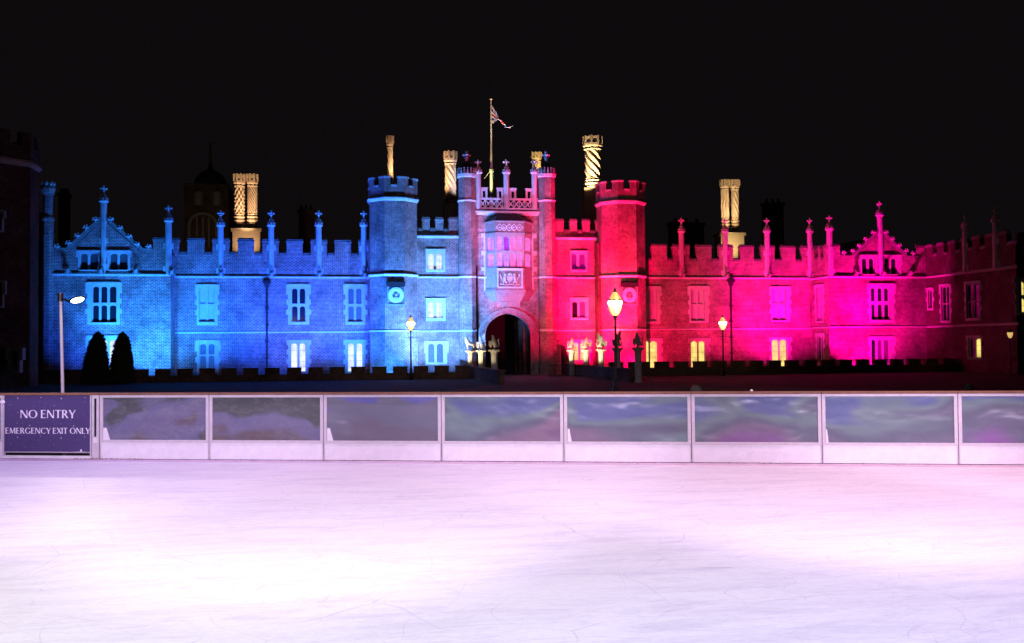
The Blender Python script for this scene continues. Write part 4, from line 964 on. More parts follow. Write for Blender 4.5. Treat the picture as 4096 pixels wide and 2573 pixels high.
# ================================================================== STATUES
def skin(name, pts, edges, rad, m, parent, T):
    me = bpy.data.meshes.new(name); me.from_pydata([tuple(T @ Vector(p)) for p in pts], edges, []); me.update()
    o = bpy.data.objects.new(name, me); COL.objects.link(o)
    sk = o.modifiers.new('skin', 'SKIN'); sk.use_smooth_shade = True
    for i, r in enumerate(rad): me.skin_vertices[0].data[i].radius = (r, r); me.skin_vertices[0].data[i].use_root = (i == 0)
    sb = o.modifiers.new('sub', 'SUBSURF'); sb.levels = 1; sb.render_levels = 1
    me.materials.append(m)
    if parent is not None:
        o.parent = parent; o.matrix_basis = parent.matrix_basis.inverted()
    return o
def beast(parent, T, kind, m):
    if kind == 'stand':   # standing, neck and mane raised, facing left
        pts = [(0.28, 0, .52), (0.0, 0, .56), (-0.22, 0, .62), (-0.34, 0, .85), (-0.30, 0, 1.15), (-0.42, 0, 1.18),
               (0.38, .08, .30), (0.28, .08, .12), (0.33, .08, .02), (0.30, -.10, .30), (0.20, -.10, .12), (0.24, -.10, .02),
               (-0.18, .09, .30), (-0.16, .09, .02), (-0.24, -.10, .30), (-0.22, -.10, .02), (0.42, 0, .40), (0.47, 0, .15)]
        edges = [(0, 1), (1, 2), (2, 3), (3, 4), (4, 5), (0, 6), (6, 7), (7, 8), (0, 9), (9, 10), (10, 11), (2, 12), (12, 13), (2, 14), (14, 15), (0, 16), (16, 17)]
        rad = [.14, .13, .17, .19, .12, .05, .09, .05, .05, .09, .05, .05, .07, .05, .07, .05, .04, .03]
    else:                 # seated upright, facing left, tail or wing behind
        up = 0.0 if kind == 'sit' else 0.06
        pts = [(0.16, 0, .22), (0.08, 0, .42), (-0.02, 0, .62), (-0.06, 0, .84), (-0.08, 0, 1.02+up), (-0.20, 0, 1.0+up),
               (0.0, .14, .26), (0.02, .14, .04), (-0.10, .14, .03), (0.0, -.14, .26), (0.02, -.14, .04), (-0.10, -.14, .03),
               (-0.20, .10, .46), (-0.22, .10, .10), (-0.20, -.12, .52), (-0.30, -.12, .34), (0.30, 0, .14), (0.36, 0, .40), (0.28, 0, .62), (0.36, 0, .78)]
        edges = [(0, 1), (1, 2), (2, 3), (3, 4), (4, 5), (0, 6), (6, 7), (7, 8), (0, 9), (9, 10), (10, 11), (2, 12), (12, 13), (2, 14), (14, 15), (0, 16), (16, 17), (17, 18), (18, 19)]
        rad = [.19, .17, .18, .13, .12, .06, .11, .06, .05, .11, .06, .05, .07, .05, .07, .05, .05, .045, .045, .06]
    o = skin('beast', pts, edges, rad, m, parent, T)
    b = MB(T)
    if kind != 'stand':
        b.pxz([(-0.42, 0.62), (-0.16, 0.62), (-0.16, 0.30), (-0.29, 0.10), (-0.42, 0.30)], -0.16, -0.11); b.build('shield', m, parent)
    if kind == 'wing':
        b = MB(T); b.pxz([(0.05, 0.5), (0.0, 0.9), (0.14, 1.22), (0.34, 1.3), (0.28, 0.9), (0.26, 0.6)], 0.0, 0.05); b.build('wing', m, parent)
def statue(px, d, pbase, kind, lab, m='gild', fl=1):
    X_ = XX(px, d-90, 1420); Y = d-90.0; zt_ = ZZ(pbase, Y, px)
    o = empty('heraldic_statue', (X_, Y, 0), lab, 'statue', 'stone beasts on the bridge pillars')
    b = MB(); b.lathe(X_, Y, [(0.30, 0), (0.24, 0.15), (0.24, zt_-0.38), (0.27, zt_-0.36), (0.24, zt_-0.33), (0.26, zt_-0.30)], 8); b.build('pillar', M[m], o)
    b = MB(); b.lathe(X_, Y, [(0.26, zt_-0.298), (0.30, zt_-0.2), (0.42, zt_-0.08), (0.42, zt_-0.02), (0.34, zt_)], 8)
    for k in range(8): b.ball((X_+0.38*math.cos(R_(45*k)), Y+0.38*math.sin(R_(45*k)), zt_-0.08), 0.08, (1, 1, 1), 6, 4)
    b.build('capital', M[m], o)
    beast(o, Matrix.Translation((X_, Y, zt_)) @ Matrix.Diagonal((fl*1.02, 1, 1.0, 1)), kind, M[m])
statue(1882, 84.0, 1402, 'stand', 'pale standing beast statue, the leftmost on the bridge, lit warm white')
statue(1925, 77.7, 1400, 'wing', 'pale winged beast statue with shield, beside the left jamb of the gateway')
statue(1977, 71.5, 1398, 'sit', 'half-lit seated beast statue in front of the dark gateway')
statue(2287, 84.0, 1399, 'sit', 'warm-lit seated beast statue before the left light of the yellow window', fl=-1)
statue(2345, 81.0, 1398, 'sit', 'warm-lit seated beast statue before the right side of the yellow window', fl=-1)
statue(2405, 76.5, 1396, 'wing', 'warm-lit winged beast statue left of the tall gas lantern', fl=-1)
statue(2469, 72.2, 1392, 'wing', 'dark beast statue in silhouette directly behind the tall lantern post', fl=1)
statue(2552, 67.4, 1390, 'sit', 'dark beast statue in silhouette, the rightmost on the bridge', fl=1)
for (px, d, pw, dx) in ((1882, 84.0, 130, -1.2), (1925, 77.7, 110, -1.2), (1977, 71.5, 22, -1.0), (2287, 84.0, 60, -1.2), (2345, 81.0, 60, -1.2), (2405, 76.5, 55, -1.2)):
    X_ = XX(px, d-90, 1420); spot((X_+dx*1.5, d-91.6, 1.15), (X_, d-90, 2.35), (1.0, 0.84, 0.55), pw*(7 if px < 2000 else 13), 50, 0.8, 0.1)

# ================================================================== LANTERNS
M['lglass'] = mat('glowing_lantern_glass', (0.9, 0.85, 0.6), 0.3, emis=(1.0, 0.72, 0.30), es=1.3)
M['ldome'] = mat('lantern_dome_glass', (0.8, 0.7, 0.45), 0.3, emis=(1.0, 0.60, 0.18), es=0.75)
M['mantle'] = mat('gas_mantle', (1, 1, 1), 0.5, emis=(1.0, 0.86, 0.5), es=14)
def lantern(px, Y, p_top, p_bot, lab, sc=1.0, energy=60, base=True):
    zt_, zb_ = ZZ(p_top, Y, px), ZZ(p_bot, Y, px); x = XX(px, Y, 1300); H = zt_-zb_; r = H*0.205
    o = empty('street_lantern', (x, Y, 0), lab, 'street lamp', 'gas lanterns on the forecourt')
    b = MB(); b.lathe(x, Y, [(0.16, 0), (0.16, 0.55), (0.11, 0.62), (0.11, 0.9), (0.075, 1.05), (0.055, zb_-0.5), (0.075, zb_-0.45), (0.05, zb_-0.35), (0.05, zb_-0.06), (0.10, zb_)], 10); b.build('post', M['iron'], o, True)
    zl = zb_-0.42; b = MB(); b.tube((x-0.52*sc, Y, zl), (x+0.52*sc, Y, zl), 0.018, None, 6); b.ball((x-0.54*sc, Y, zl), 0.035); b.ball((x+0.54*sc, Y, zl), 0.035); b.build('ladder_bar', M['iron'], o)
    z = lambda t: zb_+H*t
    prof = [(r*0.40, z(0.09)), (r*0.72, z(0.20)), (r*0.98, z(0.32)), (r*1.0, z(0.55))]
    b = MB(); b.lathe(x, Y, prof+[(r*0.98, z(0.57))], 8); lg = b.build('lantern_glass', M['lglass'], o)
    b = MB(); b.lathe(x, Y, [(r*0.98, z(0.60)), (r*0.82, z(0.66)), (r*0.5, z(0.78)), (r*0.34, z(0.84))], 8); b.build('lantern_dome', M['ldome'], o)
    b = MB(); b.ball((x, Y, z(0.50)), r*1.12, (1, 1, 0.75), 12, 8); b.build('mantle', M['mantle'], o)
    b = MB()
    for k in range(8):
        a = R_(22.5+45*k); pts = [(x+q*1.02*math.cos(a), Y+q*1.02*math.sin(a), zz) for q, zz in prof]
        for i in range(3): b.tube(pts[i], pts[i+1], 0.013*sc, None, 5)
        b.ball((x+r*1.08*math.cos(a), Y+r*1.08*math.sin(a), z(0.60)), 0.035*sc, (1, 1, 1.5), 5, 4)
    b.lathe(x, Y, [(r*1.0, z(0.56)), (r*1.08, z(0.57)), (r*1.08, z(0.595)), (r*0.99, z(0.60))], 8)
    b.lathe(x, Y, [(0.06, zb_), (r*0.42, z(0.085)), (r*0.42, z(0.10))], 8)
    b.lathe(x, Y, [(r*0.35, z(0.84)), (r*0.36, z(0.87)), (r*0.16, z(0.90)), (r*0.20, z(0.93)), (r*0.08, z(0.95)), (r*0.1, z(0.97)), (0.01, z(1.0))], 8)
    b.build('lantern_frame', M['iron'], o)
    l = bpy.data.lights.new('lantern_lamp', 'POINT'); l.energy = energy; l.color = (1.0, 0.72, 0.34); l.shadow_soft_size = r*1.3
    q = bpy.data.objects.new('lantern_lamp', l); COL.objects.link(q); q.location = (x, Y-r*1.9, z(0.4)); q.parent = o; q.matrix_parent_inverse = o.matrix_basis.inverted()
lantern(2461, -41.0, 1148, 1276, 'large glowing gas lantern on a black post, in front of the red tower', energy=110)
lantern(1643, -10.5, 1258, 1330, 'small glowing gas lantern on a black post in front of the blue tower', energy=50)
lantern(2891, -10.5, 1258, 1327, 'small glowing gas lantern on a black post in front of the dim red range', energy=50)
b = MB(); p = PY(4040, 1330, -20)
hl = empty('wall_lantern', (p.x, p.y, p.z), 'small dim yellow lantern at the right edge, in front of the dark block', 'lamp')
b.lathe(p.x, p.y, [(0.10, p.z-0.45), (0.2, p.z-0.2), (0.22, p.z), (0.05, p.z+0.25)], 6); b.build('lantern_glass', mat('dim_lantern_glass', (0.5, 0.45, 0.3), emis=(1, 0.62, 0.2), es=0.7), hl)
b = MB(); b.lathe(p.x, p.y, [(0.24, p.z+0.0), (0.24, p.z+0.04), (0.05, p.z+0.28)], 6); b.tube((p.x, p.y, 0), (p.x, p.y, p.z-0.45), 0.05, 0.04, 8); b.build('post', M['iron'], hl)
# floodlight pole just behind the barrier
YQ = -66.0
pb_, pt_ = PY(246, 1565, YQ), PY(242, 1178, YQ)
o = empty('floodlight_pole', (pb_.x+0.05, YQ, 0), 'slim pale pole with a glaring white lamp head, behind the no-entry gate', 'street lamp')
M['ppole'] = mat('galvanised_steel', (0.80, 0.76, 0.80), 0.45)
b = MB(); b.tube((pb_.x+0.07, YQ, 0), (pt_.x, YQ, pt_.z), 0.042, 0.032, 12); b.ball((pt_.x, YQ, pt_.z), 0.045); b.build('pole', M['ppole'], o, True)
q0 = PY(242, 1192, YQ); q1 = PY(278, 1207, YQ-0.15); q2 = PY(338, 1192, YQ-0.35)
b = MB(); b.tube(q0, q1, 0.022, 0.025, 8); b.tube((pt_.x, YQ, q0.z-0.08), (pt_.x, YQ, q0.z+0.1), 0.06, 0.06, 10); b.build('bracket_arm', M['iron'], o)
dd = (q2-q1).normalized(); mc = (q1+q2)/2
T = Matrix.Translation(mc) @ dd.to_track_quat('X', 'Z').to_matrix().to_4x4()
b = MB(T); b.ball((0, 0, 0.015), 0.5, (0.42, 0.20, 0.12), 16, 8); b.build('lamp_housing', M['iron'], o)
b = MB(T); b.ball((0.05, -0.045, -0.02), 0.5, (0.34, 0.16, 0.115), 16, 8); b.build('lamp_lens', mat('floodlight_lens', (1, 1, 1), 0.4, emis=(1.0, 0.93, 0.72), es=20), o)
spot((mc.x+0.1, mc.y-0.2, mc.z-0.1), (mc.x+2.0, -74, 0.7), (1.0, 0.95, 0.85), 260, 110, 0.6, 0.08)

for px, Y_, pt_b, lab in ((2784, -45, 1541, 'small dark bollard on the forecourt, right of the large lantern'), (3878, -45, 1536, 'small dark bollard on the forecourt near the right edge')):
    x = XX(px, Y_, 1550); zt_ = ZZ(pt_b, Y_, px); o = empty('bollard', (x, Y_, 0), lab, 'bollard', 'bollards on the forecourt')
    b = MB(); b.lathe(x, Y_, [(0.24, 0), (0.24, zt_-0.35), (0.28, zt_-0.33), (0.28, zt_-0.28)], 10); b.build('post', M['cop'], o)
    b = MB(); b.lathe(x, Y_, [(0.28, zt_-0.278), (0.24, zt_-0.12), (0.12, zt_)], 10); b.build('cap', M['cop'], o)
# ================================================================== TOPIARY
def leafmat():
    m = mat('yew_foliage', (0.03, 0.045, 0.02), 0.9); return m
M['yew'] = leafmat()
def cone_yew(pxl, pxr, ptop, lab, lean=0):
    Y = -9.6; x0, x1 = XX(pxl, Y, 1480), XX(pxr, Y, 1480); xc, r = (x0+x1)/2, (x1-x0)/2; H = ZZ(ptop, Y, (pxl+pxr)/2); xt = xc+lean
    o = empty('clipped_yew', (xc, Y, 0), lab, 'topiary tree', 'clipped yew cones')
    b = MB(); b.lathe(xc, Y, [(0.12, 0), (0.09, 0.5)], 8); b.build('trunk', mat('bark', (0.05, 0.035, 0.025)), o)
    b = MB(); prof = []
    for i in range(14):
        t = i/13; prof.append((r*(1.0-0.22*t-0.30*t*t)*(math.sqrt(max(0.0, 1-t**7)))+0.02, 0.15+(H-0.2)*t))
    rings = []
    for rad, z in prof:
        rings.append([b.pt((xc+(xt-xc)*z/H+rad*0.94*math.cos(a)*(1+0.03*random.uniform(-1, 1)), Y+rad*0.94*math.sin(a), z)) for a in [2*math.pi*k/20 for k in range(20)]])
    for q in range(13):
        for k in range(20): j = (k+1) % 20; b.idx((rings[q][k], rings[q][j], rings[q+1][j], rings[q+1][k]))
    b.idx(rings[-1])
    for _ in range(2600):
        t = random.random(); t = 1-math.sqrt(1-t*0.999); a = random.uniform(0, 2*math.pi)
        rad = r*(1.0-0.22*t-0.30*t*t)*math.sqrt(max(0.0, 1-t**7)); z = 0.15+(H-0.2)*t
        c = Vector((xc+(xt-xc)*z/H+rad*math.cos(a), Y+rad*math.sin(a), z)); s_ = random.uniform(0.05, 0.15)
        v1 = Vector((random.uniform(-1, 1), random.uniform(-1, 1), random.uniform(-1, 1))).normalized()*s_; v2 = Vector((random.uniform(-1, 1), random.uniform(-1, 1), random.uniform(-1, 1))).normalized()*s_
        b.face([c-v1, c+v2, c+v1])
    b.build('foliage', M['yew'], o)
cone_yew(325, 433, 1322, 'dark clipped yew cone, the left one of the pair before the blue wing', 0.25)
cone_yew(437, 534, 1322, 'dark clipped yew cone, the right one of the pair before the blue wing', 0.1)

# ================================================================== GROUND
def ground_mat(name, c, sc, var=0.5):
    m = mat(name, c, 0.95); tc = nd(m, 'ShaderNodeTexCoord'); no = nd(m, 'ShaderNodeTexNoise', Scale=sc, Detail=8.0, Roughness=0.7); lk(m, tc.outputs['Object'], no.inputs['Vector'])
    r = ramp(m, [(0.3, tuple(x*(1-var) for x in c)), (0.7, tuple(x*(1+var) for x in c))]); lk(m, no.outputs[0], r.inputs[0]); lk(m, r.outputs[0], bsdf(m).inputs['Base Color'])
    bu = nd(m, 'ShaderNodeBump', Strength=0.6, Distance=0.05); lk(m, no.outputs[0], bu.inputs['Height']); lk(m, bu.outputs[0], bsdf(m).inputs['Normal']); return m
b = MB(); b.face([(-900, -900, 0), (900, -900, 0), (900, 900, 0), (-900, 900, 0)]); tag(b.build('ground', ground_mat('dark_lawn', (0.016, 0.020, 0.010), 1.5)), 'dark lawn and forecourt in front of the palace', kind='structure')
b = MB(); xa, xb = XBL+0.25, XBR-0.25
b.face([(xa, -0.4, 0.006), (xa, -22, 0.006), (xa-5, -30, 0.006), (-10, -62, 0.006), (30, -56, 0.006), (xb+7, -30, 0.006), (xb, -22, 0.006), (xb, -0.4, 0.006)])
tag(b.build('path', ground_mat('gravel_drive', (0.11, 0.10, 0.095), 6.0, 0.3)), 'dark gravel drive leading to the arched gateway', kind='structure')

# ================================================================== ICE RINK AND BARRIER
def yb(px): return 1838+0.0062*(px-836)
A = PZ(836, yb(836), ICE_Z); Bq = PZ(3836, yb(3836), ICE_Z)
BD = (Bq-A); BL = BD.length; BD.normalize(); BN = Vector((-BD.y, BD.x, 0))   # BN points away from the camera
BANG = math.atan2(BD.y, BD.x)
def upx(px):
    """distance along the barrier line where the photo shows column px"""
    d = ray(px, yb(px)); # intersect in plan
    n = Vector((BN.x, BN.y)); o_ = Vector((A.x-EYE.x, A.y-EYE.y)); t = o_.dot(n)/Vector((d.x, d.y)).dot(n)
    p = EYE+d*t; return (p-A).dot(BD)
def bT(u=0.0): p = A+BD*u; return Matrix.Translation((p.x, p.y, ICE_Z)) @ Matrix.Rotation(BANG, 4, 'Z')
# ice
m = mat('skated_ice', (0.80, 0.80, 0.84), 0.55, spec=0.2)
tc = nd(m, 'ShaderNodeTexCoord'); mp = nd(m, 'ShaderNodeMapping'); lk(m, tc.outputs['Object'], mp.inputs[0]); mp.inputs['Scale'].default_value = (0.35, 1.5, 1)
mp.inputs['Rotation'].default_value = (0, 0, -BANG+0.1)
n1 = nd(m, 'ShaderNodeTexNoise', Scale=2.4, Detail=10.0, Roughness=0.80, Distortion=0.6); lk(m, mp.outputs[0], n1.inputs['Vector'])
mp2 = nd(m, 'ShaderNodeMapping'); lk(m, tc.outputs['Object'], mp2.inputs[0]); mp2.inputs['Scale'].default_value = (1.0, 9.0, 1); mp2.inputs['Rotation'].default_value = (0, 0, -BANG)
n2 = nd(m, 'ShaderNodeTexNoise', Scale=9.0, Detail=8.0, Roughness=0.85, Distortion=0.8); lk(m, mp2.outputs[0], n2.inputs['Vector'])
def scratches(rot, sc, wid, dist):
    mpx = nd(m, 'ShaderNodeMapping'); lk(m, tc.outputs['Object'], mpx.inputs[0]); mpx.inputs['Rotation'].default_value = (0, 0, rot)
    nw = nd(m, 'ShaderNodeTexNoise', Scale=0.35, Detail=2.0); lk(m, mpx.outputs[0], nw.inputs['Vector'])
    ad = nd(m, 'ShaderNodeVectorMath', operation='MULTIPLY_ADD'); lk(m, nw.outputs['Color'], ad.inputs[0]); ad.inputs[1].default_value = (dist, dist, 0); lk(m, mpx.outputs[0], ad.inputs[2])
    vo = nd(m, 'ShaderNodeTexVoronoi', feature='DISTANCE_TO_EDGE'); vo.inputs['Scale'].default_value = sc; lk(m, ad.outputs[0], vo.inputs['Vector'])
    lt = nd(m, 'ShaderNodeMapRange'); lk(m, vo.outputs['Distance'], lt.inputs[0]); lt.inputs[1].default_value = 0; lt.inputs[2].default_value = wid; lt.inputs[3].default_value = 1; lt.inputs[4].default_value = 0
    br = nd(m, 'ShaderNodeTexNoise', Scale=1.1, Detail=2.0); lk(m, mpx.outputs[0], br.inputs['Vector'])
    gt = nd(m, 'ShaderNodeMapRange'); lk(m, br.outputs[0], gt.inputs[0]); gt.inputs[1].default_value = 0.45; gt.inputs[2].default_value = 0.58
    mu = nd(m, 'ShaderNodeMath', operation='MULTIPLY'); lk(m, lt.outputs[0], mu.inputs[0]); lk(m, gt.outputs[0], mu.inputs[1]); return mu
s1 = scratches(0.3, 0.5, 0.005, 3.0); s2 = scratches(1.4, 0.9, 0.006, 4.0); s3 = scratches(0.9, 2.2, 0.008, 5.0); s4 = scratches(2.2, 1.3, 0.005, 6.0)
for sx in (s3, s4):
    mxx = nd(m, 'ShaderNodeMath', operation='MAXIMUM'); lk(m, s2.outputs[0], mxx.inputs[0]); lk(m, sx.outputs[0], mxx.inputs[1]); s2 = mxx
sm_ = nd(m, 'ShaderNodeMath', operation='MAXIMUM'); lk(m, s1.outputs[0], sm_.inputs[0]); lk(m, s2.outputs[0], sm_.inputs[1])
r1 = ramp(m, [(0.36, (0.70, 0.69, 0.77)), (0.54, (0.84, 0.84, 0.87))]); lk(m, n1.outputs[0], r1.inputs[0])
r2 = ramp(m, [(0.36, (0.80, 0.79, 0.85)), (0.54, (1, 1, 1))]); lk(m, n2.outputs[0], r2.inputs[0])
mm = nd(m, 'ShaderNodeMix', data_type='RGBA', blend_type='MULTIPLY'); mm.inputs[0].default_value = 1; lk(m, r1.outputs[0], mm.inputs[6]); lk(m, r2.outputs[0], mm.inputs[7])
ms = nd(m, 'ShaderNodeMix', data_type='RGBA'); sc_ = nd(m, 'ShaderNodeMath', operation='MULTIPLY'); lk(m, sm_.outputs[0], sc_.inputs[0]); sc_.inputs[1].default_value = 0.40
lk(m, sc_.outputs[0], ms.inputs[0]); lk(m, mm.outputs[2], ms.inputs[6]); ms.inputs[7].default_value = (0.42, 0.40, 0.52, 1)
lk(m, ms.outputs[2], bsdf(m).inputs['Base Color'])
bu = nd(m, 'ShaderNodeBump', Strength=0.25, Distance=0.01); lk(m, n2.outputs[0], bu.inputs['Height']); lk(m, bu.outputs[0], bsdf(m).inputs['Normal'])
b = MB(bT()); b.box(-14, 26, -0.42, 0.6, -ICE_Z, -0.012); tag(b.build('rink_edge', stone_mat('shaded_ice_edge', (0.62, 0.50, 0.62), 0.25, 5)), 'strip of ice along the foot of the barrier, tinted purple for its shadow', kind='structure')  # purple tint stands in for the barrier and gate shadow
b = MB(bT()); b.box(-14, 26, -26, -0.421, -ICE_Z, 0.0); tag(b.build('ice', m), 'scratched white ice of the skating rink', kind='structure')

M['alu'] = stone_mat('satin_aluminium', (0.60, 0.56, 0.60), 0.15, 12)
M['kick'] = stone_mat('white_plastic_board', (0.80, 0.78, 0.82), 0.10, 4)
M['wood'] = stone_mat('brown_handrail', (0.22, 0.11, 0.07), 0.3, 8)
def pane_mat(i):
    """scuffed acrylic sheet: bands of painted rainbow reflections, heavier scratches on the left panels"""
    m = mat('scuffed_acrylic', (0.1, 0.1, 0.12), 0.30, spec=0.5)
    tc = nd(m, 'ShaderNodeTexCoord'); mp = nd(m, 'ShaderNodeMapping'); lk(m, tc.outputs['Object'], mp.inputs[0])
    mp.inputs['Location'].default_value = (3.7*i, 0, 1.3*i); mp.inputs['Scale'].default_value = (0.55, 1, 1.1)
    nz = nd(m, 'ShaderNodeTexNoise', Scale=1.1 if i > 1 else 1.4, Detail=2.0 if i > 1 else 4.0, Roughness=0.35, Distortion=0.5); lk(m, mp.outputs[0], nz.inputs['Vector'])
    sp = nd(m, 'ShaderNodeSeparateXYZ'); lk(m, tc.outputs['Object'], sp.inputs[0])
    su = nd(m, 'ShaderNodeMath', operation='MULTIPLY_ADD'); lk(m, sp.outputs[2], su.inputs[0]); su.inputs[1].default_value = 0.30; lk(m, nz.outputs[0], su.inputs[2])
    bz = nd(m, 'ShaderNodeMath', operation='SUBTRACT'); lk(m, su.outputs[0], bz.inputs[0]); bz.inputs[1].default_value = 0.17
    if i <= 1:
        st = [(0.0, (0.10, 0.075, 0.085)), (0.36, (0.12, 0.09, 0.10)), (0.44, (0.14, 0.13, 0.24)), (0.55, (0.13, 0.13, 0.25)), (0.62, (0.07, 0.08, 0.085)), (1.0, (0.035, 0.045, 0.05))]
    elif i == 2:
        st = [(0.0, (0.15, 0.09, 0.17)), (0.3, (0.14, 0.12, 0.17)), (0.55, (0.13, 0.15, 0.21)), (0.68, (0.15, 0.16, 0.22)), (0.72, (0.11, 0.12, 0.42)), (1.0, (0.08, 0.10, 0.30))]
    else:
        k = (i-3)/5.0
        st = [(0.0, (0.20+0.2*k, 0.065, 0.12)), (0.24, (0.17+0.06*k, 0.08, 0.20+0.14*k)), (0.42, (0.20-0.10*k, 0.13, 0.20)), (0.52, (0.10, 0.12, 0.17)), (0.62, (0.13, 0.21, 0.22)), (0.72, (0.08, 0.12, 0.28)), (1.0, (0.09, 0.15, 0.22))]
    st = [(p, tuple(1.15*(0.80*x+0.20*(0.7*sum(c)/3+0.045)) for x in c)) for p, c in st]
    r = ramp(m, st); r.color_ramp.interpolation = 'EASE'; lk(m, bz.outputs[0], r.inputs[0])  # ramp paints rainbow reflections into the base colour
    ns = nd(m, 'ShaderNodeTexNoise', Scale=6.0, Detail=10.0, Roughness=0.85, Distortion=0.5); lk(m, mp.outputs[0], ns.inputs['Vector'])
    rs = ramp(m, [(0.47, (0, 0, 0)), (0.75, (1, 1, 1))]); lk(m, ns.outputs[0], rs.inputs[0])
    sc = nd(m, 'ShaderNodeMath', operation='MULTIPLY'); lk(m, rs.outputs[0], sc.inputs[0]); sc.inputs[1].default_value = 0.75 if i <= 0 else (0.5 if i == 1 else 0.12)
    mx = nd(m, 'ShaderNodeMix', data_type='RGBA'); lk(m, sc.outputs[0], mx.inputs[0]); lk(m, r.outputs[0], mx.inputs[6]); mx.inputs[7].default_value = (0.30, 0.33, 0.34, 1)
    lk(m, mx.outputs[2], bsdf(m).inputs['Base Color'])
    bsdf(m).inputs['Alpha'].default_value = 0.88
    wb = nd(m, 'ShaderNodeTexNoise', Scale=2.2, Detail=2.0); lk(m, mp.outputs[0], wb.inputs['Vector'])
    bu = nd(m, 'ShaderNodeBump', Strength=0.6, Distance=0.10); lk(m, wb.outputs[0], bu.inputs['Height']); lk(m, bu.outputs[0], bsdf(m).inputs['Normal'])
    return m
PH = 1.2
def panel(i, pl, pr, lab, gus=None):
    u0, u1 = upx(pl), upx(pr); L = u1-u0-0.012
    T = bT(u0+0.006); o = empty('rink_barrier_panel', T.translation, lab, 'barrier', 'panels of the rink barrier')
    o.rotation_euler = (0, 0, BANG)
    def loc(b, n, mt, par=o):
        # mesh kept in panel-local space so each panel's reflection pattern is its own
        me = b.build(n, mt, None); me.parent = par; me.matrix_parent_inverse = Matrix.Identity(4); return me
    b = MB(); b.box(0, L, 0.012, 0.03, 0.0, 0.30); k = loc(b, 'kickboard', M['kick'])
    b = MB(); b.box(0.0, L, 0.0, 0.05, 0.30, 0.345)
    b.box(0, 0.055, 0.0, 0.05, 0.345, 1.115); b.box(L-0.055, L, 0.0, 0.05, 0.345, 1.115); b.box(0, L, 0.0, 0.05, 1.115, 1.16)
    b.box(0, 0.02, 0.004, 0.012, 0, 0.298); b.box(L-0.02, L, 0.004, 0.012, 0, 0.298)
    f = loc(b, 'frame', M['alu'])
    b = MB()
    for q in range(6):
        for zz in (0.322, 1.138): b.ball((L*(q+0.5)/6, -0.002, zz), 0.010, (1, .6, 1), 6, 4)
    for q in range(5):
        for xx in (0.028, L-0.028): b.ball((xx, -0.002, 0.42+0.155*q), 0.009, (1, .6, 1), 6, 4)
    r_ = loc(b, 'rivets', M['alu'])
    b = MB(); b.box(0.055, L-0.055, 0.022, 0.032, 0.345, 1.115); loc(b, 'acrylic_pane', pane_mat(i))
    b = MB(); b.box(-0.005, L+0.005, -0.03, 0.075, 1.163, 1.203); h = loc(b, 'handrail', M['wood'])
    bv = h.modifiers.new('bevel', 'BEVEL'); bv.width = 0.008; bv.segments = 2
    if gus:
        b = MB(); b.pxz([(0.06, 0.345), (0.06+gus, 0.345), (0.06+gus*0.45, 0.345+0.22), (0.06, 0.345+0.22)], 0.006, 0.020); loc(b, 'gusset', M['kick'])
    return o
joints = [398, 836, 1294, 1766, 2256, 2767, 3290, 3836, 4400]
labs = ['most scratched rink barrier panel, cloudy and smeared, next to the no-entry gate', 'rink barrier panel with a violet band over brown scuffed acrylic, second right of the gate',
        'rink barrier panel with a white gusset and bright blue patch at its top left', 'rink barrier panel below the gateway arch statues, mauve under painted bluish reflections',
        'rink barrier panel below the large near lantern, mauve and purple', 'rink barrier panel below the right small lantern, teal patch at its top left',
        'rink barrier panel with purple-red painted reflections low down, below the magenta wing', 'rink barrier panel cut off by the right edge of the picture']
gus = [0.13, None, 0.11, None, 0.07, None, 0.04, None]
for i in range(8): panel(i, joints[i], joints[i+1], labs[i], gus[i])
panel(9, -520, 14, 'sliver of rink barrier at the left edge, left of the no-entry gate')
b = MB(bT(upx(3011))); b.ball((0, 0.02, 1.215), 0.028, (1, 1, 0.8)); tag(b.build('bolt_cap', M['kick']), 'small white knob on top of the barrier handrail', 'cap')
# narrow glazed post between the gate and the first panel
u0, u1 = upx(368), upx(397); T = bT(u0); o = empty('barrier_post', T.translation, 'narrow framed metal post with a slit of glass, right of the no-entry gate', 'post')
L = u1-u0-0.006
b = MB(T); b.box(0, 0.04, -0.01, 0.05, 0, 1.16); b.box(L-0.045, L, -0.01, 0.05, 0, 1.16); b.box(0.04, L-0.045, -0.01, 0.05, 0, 0.40); b.box(0.04, L-0.045, -0.01, 0.05, 1.10, 1.16); b.build('frame', M['alu'], o)
b = MB(T); b.box(0.04, L-0.045, 0.01, 0.03, 0.40, 1.10); b.build('glass_slit', M['glass'], o)
b = MB(T); b.box(-0.005, L+0.005, -0.03, 0.075, 1.163, 1.203); b.build('handrail', M['wood'], o)
b = MB(T); b.box(L*0.3, L*0.8, -0.03, -0.012, 0.29, 0.38); b.build('latch', M['kick'], o)
# no-entry gate
u0, u1 = upx(15), upx(367); L = u1-u0-0.01; T = bT(u0)
gt_ = empty('no_entry_gate', T.translation, 'purple starry gate in the rink barrier lettered NO ENTRY EMERGENCY EXIT ONLY', 'gate')
sm2 = mat('purple_vinyl', (0.095, 0.075, 0.21), 0.4)
tc = nd(sm2, 'ShaderNodeTexCoord'); n_ = nd(sm2, 'ShaderNodeTexNoise', Scale=90.0, Detail=2.0); lk(sm2, tc.outputs['Object'], n_.inputs['Vector'])
r = ramp(sm2, [(0.0, (0.060, 0.045, 0.135)), (0.66, (0.075, 0.055, 0.16)), (0.76, (0.26, 0.22, 0.42))]); lk(sm2, n_.outputs[0], r.inputs[0]); lk(sm2, r.outputs[0], bsdf(sm2).inputs['Base Color'])
b = MB(T); b.box(0.012, L-0.02, -0.006, 0.02, 0.125, 1.155); b.build('sign_board', sm2, gt_)
